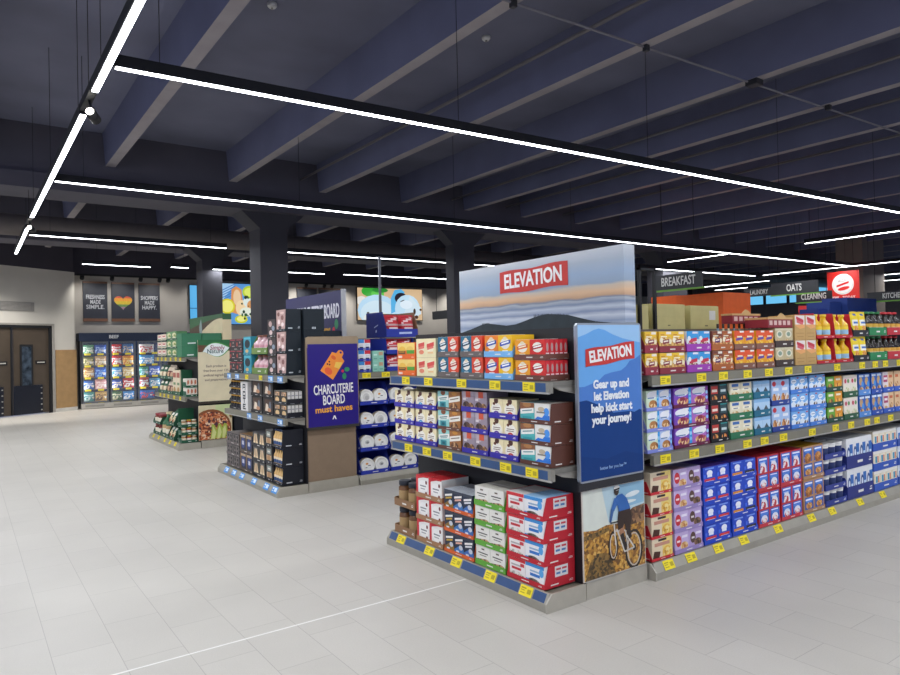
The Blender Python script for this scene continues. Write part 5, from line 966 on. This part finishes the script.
poster(4.49, 5.11, 2.58, 3.78, 'dark wall poster about shoppers made happy', ('SHOPPERS', 'MADE', 'HAPPY.'))
poster(9.72, 10.48, 2.5, 3.82, 'dark wall poster, left one peeking over the navy header board', None)
poster(10.56, 11.42, 2.5, 3.82, 'dark wall poster, right one peeking over the navy header board', None)
t = thing('spotlight_track', 'thin black spotlight track along the wall above the posters', 'track light', (2.75, 22.55, 3.92))
b = MB(); b.box(0, -.02, 0, 14., .02, .05, BLACK); [b.box(x, .02, .02, x+.03, .318, .05, BLACK) for x in (.4, 3., 6., 9., 12., 13.8)]; b.build('rail', t)
for x in (.15, .95, 1.75, 2.3, 2.55, 7.2, 7.9, 8.2):
    b = MB(); b.tube((x, -.02, -.02), (x, .05, -.09), .06, BLACK, 10); b.build('lamp_head', t)
    b = MB(); b.tube((x, .05, -.09), (x, .053, -.093), .035, glow('fff4e0', 3.), 10); b.build('lens', t)
for x in (.3, 1.2, 2.2, 3.6, 5.2, 7.0, 8.6, 10.2, 12.0, 13.8):
    wash(x, -.55, -.05, (x, .4, -1.6), t, 42. if x < 6 else 110.)  # lights past the last lamp head are added to brighten the wall
for x in (.4, 2.0, 3.6): wash(x, -.6, -.05, (x-.6, -2.6, -3.9), t, 160., 1.7)  # added lights without lamp heads, brighten the floor before the freezer
# lit food screens
def screen(lab, x0, x1, z0, z1, shapes, ground):
    t = thing('wall_screen', lab, 'screen', (x0, 22.8, z0), 0); w, h = x1-x0, z1-z0
    MB().box(-.02, 0, -.02, w+.02, .08, h+.02, BLACK).build('housing', t)
    b = MB(); b.face([(0,-.001,0),(w,-.001,0),(w,-.001,h),(0,-.001,h)], glow(ground, SC))
    for i, d in enumerate(shapes):
        p, m = shape(d); p = clip(p)
        if len(p) > 2: b.face([(u*w, -.002-.001*i, v*h) for u, v in p], glow(m, SC))
    b.build('screen_face', t)
SC = .95
rn = random.Random(5)
sh = [('p',[(0,.58),(.34,1),(0,1)],'a8d0f0')]+[('q',.14+.0*i,.66+.06*i,.2,.012,.5,'3f78c0') for i in range(5)]+[('p',[(.2,.3),(.24,.86),(.36,.94),(.5,.86),(.56,.2)],'d8945a'), ('e',.38,.66,.1,.2,'e8c8a0'), ('e',.5,.4,.16,.2,'f0d4a8'), ('e',.7,.55,.16,.14,'dce8e4'), ('e',.76,.46,.12,.14,'d89a60'), ('e',.62,.3,.18,.12,'e4ecdc'), ('e',.72,.8,.2,.16,'b8d030'), ('e',.72,.8,.15,.11,'dce868'), ('e',.12,.44,.2,.19,'d8d028'), ('e',.12,.44,.16,.15,'f0ec80'), ('e',.48,.12,.17,.1,'c8d030'), ('e',.48,.13,.12,.07,'ecec8a'), ('e',.9,.2,.18,.2,'e8dc90')]
sh += [('e', .5+.48*rn.random(), .1+.6*rn.random(), .015+.03*rn.random(), .015+.03*rn.random(), ('1f3a2a','2f5a34','16241c')[i % 3]) for i in range(26)]
screen('bright lit picture of chicken with lime slices', 7.06, 8.35, 2.5, 3.86, sh, '5a9ad8')
sh = [('e',.2,.9,.14,.18,'3aa83a'), ('e',.3,.82,.1,.12,'5ac84a'), ('e',.34,.94,.12,.08,'2a8a34'), ('e',.06,.6,.08,.14,'e8e4e0'), ('e',.3,.3,.3,.5,'b8dcf4'), ('e',.3,.22,.26,.4,'cfe6f4'), ('e',.3,.05,.22,.2,'e4e8e4'), ('p',[(.5,.2),(.5,.7),(.56,.96),(.66,1),(.72,.9),(.6,.3)],'5ab4e8'), ('e',.66,.7,.1,.18,'2a2430'), ('e',.76,.36,.2,.46,'c0e0f4'), ('p',[(.8,.78),(.98,.4),(.98,.2),(.85,.1),(.7,.2)],'d0e4f0'), ('e',.74,.5,.1,.14,'dfeefa'), ('e',.15,.22,.02,.03,'3a2a24'), ('q',.68,.62,.03,.015,.8,'4a4a54'), ('e',.87,.28,.02,.1,'3a2a20'), ('e',.9,.1,.03,.06,'4a2a1c'), ('e',.97,.34,.02,.04,'5a3a24')]
screen('bright lit picture of two iced bowls with a green leaf', 12.1, 15.0, 2.66, 3.88, sh, 'd8b890')
t = thing('wall_screen', 'narrow strip of a lit blue screen left of the middle column', 'screen', (6.0, 22.8, 2.5)); MB().box(0, 0, 0, .5, .06, 1.28, BLACK).build('housing', t)
b = MB(); b.face([(.02,-.001,.02),(.48,-.001,.02),(.48,-.001,1.26),(.02,-.001,1.26)], glow('5ab4ec', SC)); b.box(.02, -.003, .5, .48, -.001, .53, mat('2a6aa8')); b.build('screen_face', t)
# ------------------------------------------------------------------ cases on top of the long right shelf unit
def case(lab, x, y, z, w, d, h, c, side=None, group='cases stored on top of the shelves', rz=0, art=(), name='stored_case'):
    b = MB(); b.box(0, 0, 0, w, d, h, mat(c, .6), side=mat(side, .6) if side else None); b.box(.01, .01, h, w-.01, d*.5-.002, h+.003, mat(c, .6)); b.box(.01, d*.5+.002, h, w-.01, d-.01, h+.003, mat(c, .6))
    decals(b, art, 0, 0, w, h); return tag(b.build(name, None, (x, y, z), rz), lab, 'case', group)
KH = 'c2b87c'
case('khaki case at left, partly behind the two black posts', 4.25, 3.6, 1.70, .34, .4, .2, KH, art=[('r',.4,.14,.5,.18,'6a6448')])
case('large khaki case, middle one over the yellow granola packs', 4.64, 3.6, 1.70, .44, .4, .212, KH, art=[('r',.46,.14,.54,.18,'6a6448'), ('r',.0,.5,1,.505,'b0a66c')])
case('khaki case with a white paper label, right one', 5.16, 3.6, 1.70, .42, .4, .205, KH, art=[('r',.66,.4,.88,.8,'d6d6d0'), ('r',.5,.12,.6,.17,'6a6448')])
case('large plain orange case on the plate shelves, right one', 11.4, 7.25, 1.72, .9, 1.0, .76, 'd85a1a')
case('long orange case behind the khaki ones, left one', 11.42, 8.27, 1.72, .7, .6, .775, 'd85a1a')
b = MB()
for x0, x1, y0, z0, dd, lab in ((5.21, 5.63, 3.235, 1.735, .1, 'left one over the pale bottle necks'), (5.31, 5.69, 2.985, 1.692, .2, 'right one beside the kraft cases')):
    w = x1-x0; b = MB(); b.box(0, 0, 0, w, dd, .08, mat('8a2632', .6)); b.box(-.003, -.003, .068, w+.003, dd+.003, .084, mat('c8a26a', .6))
    b.prism([(.14, .084), (.28, .084), (.24, .11), (.2, .12), (.17, .105)], 'y', .0, .004, mat('c8a26a', .6))
    decals(b, [('r', .06+k*.18, .26, .18+k*.18, .72, 'd8b8b0') for k in range(5)], 0, 0, w, .08)
    tag(b.build('maroon_case', None, (x0, y0, z0)), 'maroon case with pale squares and torn kraft lid, '+lab, 'case', 'maroon cases')
for k in range(9):
    bm = m_bottle(.022, .36, 'd0c8ac' if k % 3 else '8aa0b0', '3a342c', ('e4dcc0','a89a7a')[k % 2]); x = 5.04+.078*k
    o = link('small_bottle', bm['m'], None, (x, 3.24, 1.373)); link('cap', bm['p'][0][1], o, (0, 0, bm['p'][0][2]))
    tag(o, f'{["first","second","third","fourth","fifth","sixth","seventh","eighth","ninth"][k]} pale bottle from the left, neck showing above the orange and yellow packs', 'bottle', 'pale bottles behind the orange packs')
for (x, z1) in ((4.87, 2.21), (5.10, 2.23)):
    pass
t = thing('sign_frame', 'thin black sign frame of two posts standing among the khaki cases', 'sign frame', (4.46, 3.58, 1.70))
for x in (.0, .19): MB().box(x-.012, -.012, .0, x+.012, .012, .5, BLACK).build('post', t)
MB().box(-.012, -.012, .48, .202, .012, .5, BLACK).build('top_bar', t)
# ------------------------------------------------------------------ hanging aisle signs, all facing the way in
def aisle_sign(word, lab, X, Y0, Y1, z0, z1, bar_=True, xs=.62, lit=None, off=0.):
    t = thing('aisle_sign', lab, 'aisle sign', (X, Y1, z0), HPI, 'hanging aisle signs'); w, h = Y1-Y0, z1-z0
    b = MB(); b.box(0, 0, 0, w, .04, h, mat('2b2c30', .5)); b.build('board', t)
    if bar_: b = MB(); b.box(-.02, -.006, -.03, w+.02, .046, .0, mat('6aa03c', .5)); b.build('green_edge', t)
    b = MB()
    for x in (.15*w, .85*w): b.tube((x, .02, h), (x, .02, 5.1-z0), .006, BLACK, 5)
    b.build('hanger', t)
    if word: text(word, h*.82, 'd2d0cc', 'lettering', t, (w/2+off, -.003, h*.5), xs, h*.012)
aisle_sign('BREAKFAST', 'dark hanging aisle sign reading breakfast', 10.9, 7.35, 8.36, 2.575, 2.86)
aisle_sign('OATS', 'dark hanging aisle sign reading oats', 17.6, 8.55, 9.78, 2.76, 3.07)
aisle_sign('CLEANING', 'dark hanging aisle sign reading cleaning', 18.4, 8.6, 9.53, 2.565, 2.83)
aisle_sign('LAUNDRY', 'dark hanging aisle sign reading laundry, above the blue windows', 18.6, 10.25, 11.15, 2.83, 3.06, False)
aisle_sign('KITCHEN', 'dark hanging aisle sign reading kitchen, at the right edge', 17.6, 6.3, 7.41, 2.44, 2.65)
aisle_sign(None, 'small dark hanging sign beside the dark column behind the header', 10.0, 13.62, 14.72, 2.3, 2.51, False)
b = MB(); t = thing('hanging_poster', 'square red hanging sign with a round white badge at right', 'sign', (20., 9.46, 2.56), HPI)
b = MB(); b.box(0, 0, 0, .84, .03, .88, mat('d6281f', .45)); b.build('board', t)
b = MB(); ringp = ell(.42,.52,.29,.29,28); b.face([(x,-.002,z) for x, z in ringp], mat('e8e2dc')); b.face([(x,-.003,z) for x, z in ell(.42,.52,.265,.265,28)], mat('d8cdc6')); b.face([(x,-.004,z) for x, z in ell(.42,.52,.25,.25,28)], mat('ece8e2'))
b.face([(.25,-.005,.44),(.58,-.005,.54),(.58,-.005,.6),(.25,-.005,.5)], mat('d6281f')); b.face([(x,-.005,z) for x, z in ell(.44,.4,.16,.05,14,.2)], mat('d6281f')); b.build('round_badge', t)
text('ALDI', .11, '8a6a66', 'badge_lettering', t, (.4, -.006, .62), .9, .001, rot=.1); text('TODAY', .12, 'f0e8e4', 'lettering', t, (.57, -.003, .14), .8, .003); text('WORK', .12, 'f0e8e4', 'lettering', t, (.19, -.003, .14), .66, .003)
b = MB()
for x in (.1, .7): b.tube((x, .015, .88), (x, .015, 2.55), .006, BLACK, 5)
b.build('hanger', t)
# far windows, cases and shelves at right
for i, (y0, y1, z0, z1) in enumerate(((19.6, 20.3, 3.36, 3.85), (18.75, 19.45, 3.36, 3.85), (17.55, 18.6, 3.36, 3.85), (16.6, 17.4, 3.36, 3.85), (13.5, 14.1, 2.6, 4.1), (11.4, 12.0, 2.6, 4.1), (15.2, 16.2, 2.9, 4.3))):
    t = thing('window_'+str(i+1), None, None, (32.98, y1, z0), HPI); t['kind'] = 'structure'; w, h = y1-y0, z1-z0
    b = MB()
    for q in ((-.06,-.06,w+.06,0),(-.06,h,w+.06,h+.06),(-.06,0,0,h),(w,0,w+.06,h)): b.box(q[0], -.02, q[1], q[2], .02, q[3], mat('4a4c52'))
    b.build('window_frame', t); b = MB(); b.face([(0,0,0),(w,0,0),(w,0,h),(0,0,h)], glow('6fc4f2', 1.0)); b.build('pane', t)
def farunit(y0, y1, x0, x1, z, lab):
    b = MB(); b.box(x0, y0, 0, x1, y1, z, mat('34343a', .6)); tag(b.build('shelf_unit'), lab, 'shelf unit')
farunit(7.15, 9.1, 9.4, 26., 1.7, 'far stretch of dark shelving beneath the oats sign')
farunit(2.95, 4.8, 9.2, 26., 1.36, 'far stretch of dark shelving past the sauce bottles')
farunit(11.6, 13.6, 9.4, 26., 1.7, 'far dark shelving beneath the laundry sign')
case('bright red case standing far under the laundry sign, left one', 17.9, 8.3, 1.72, .6, .75, .66, 'c02a2c', group='far cases')
case('wide red case standing far under the oats sign', 16.6, 7.8, 1.72, .6, .75, .66, 'c4282a', group='far cases')
case('dark blue case right of the far red ones', 14.8, 7.2, 1.72, .4, .4, .5, '1a2f78', group='far cases')
case('large navy case left under the red hanging sign', 15.4, 7.25, 1.72, .55, .5, .66, '1b3478', group='far cases')
case('large navy case right under the red hanging sign', 16.0, 7.15, 1.72, 1.45, .55, .76, '1b3478', group='far cases')
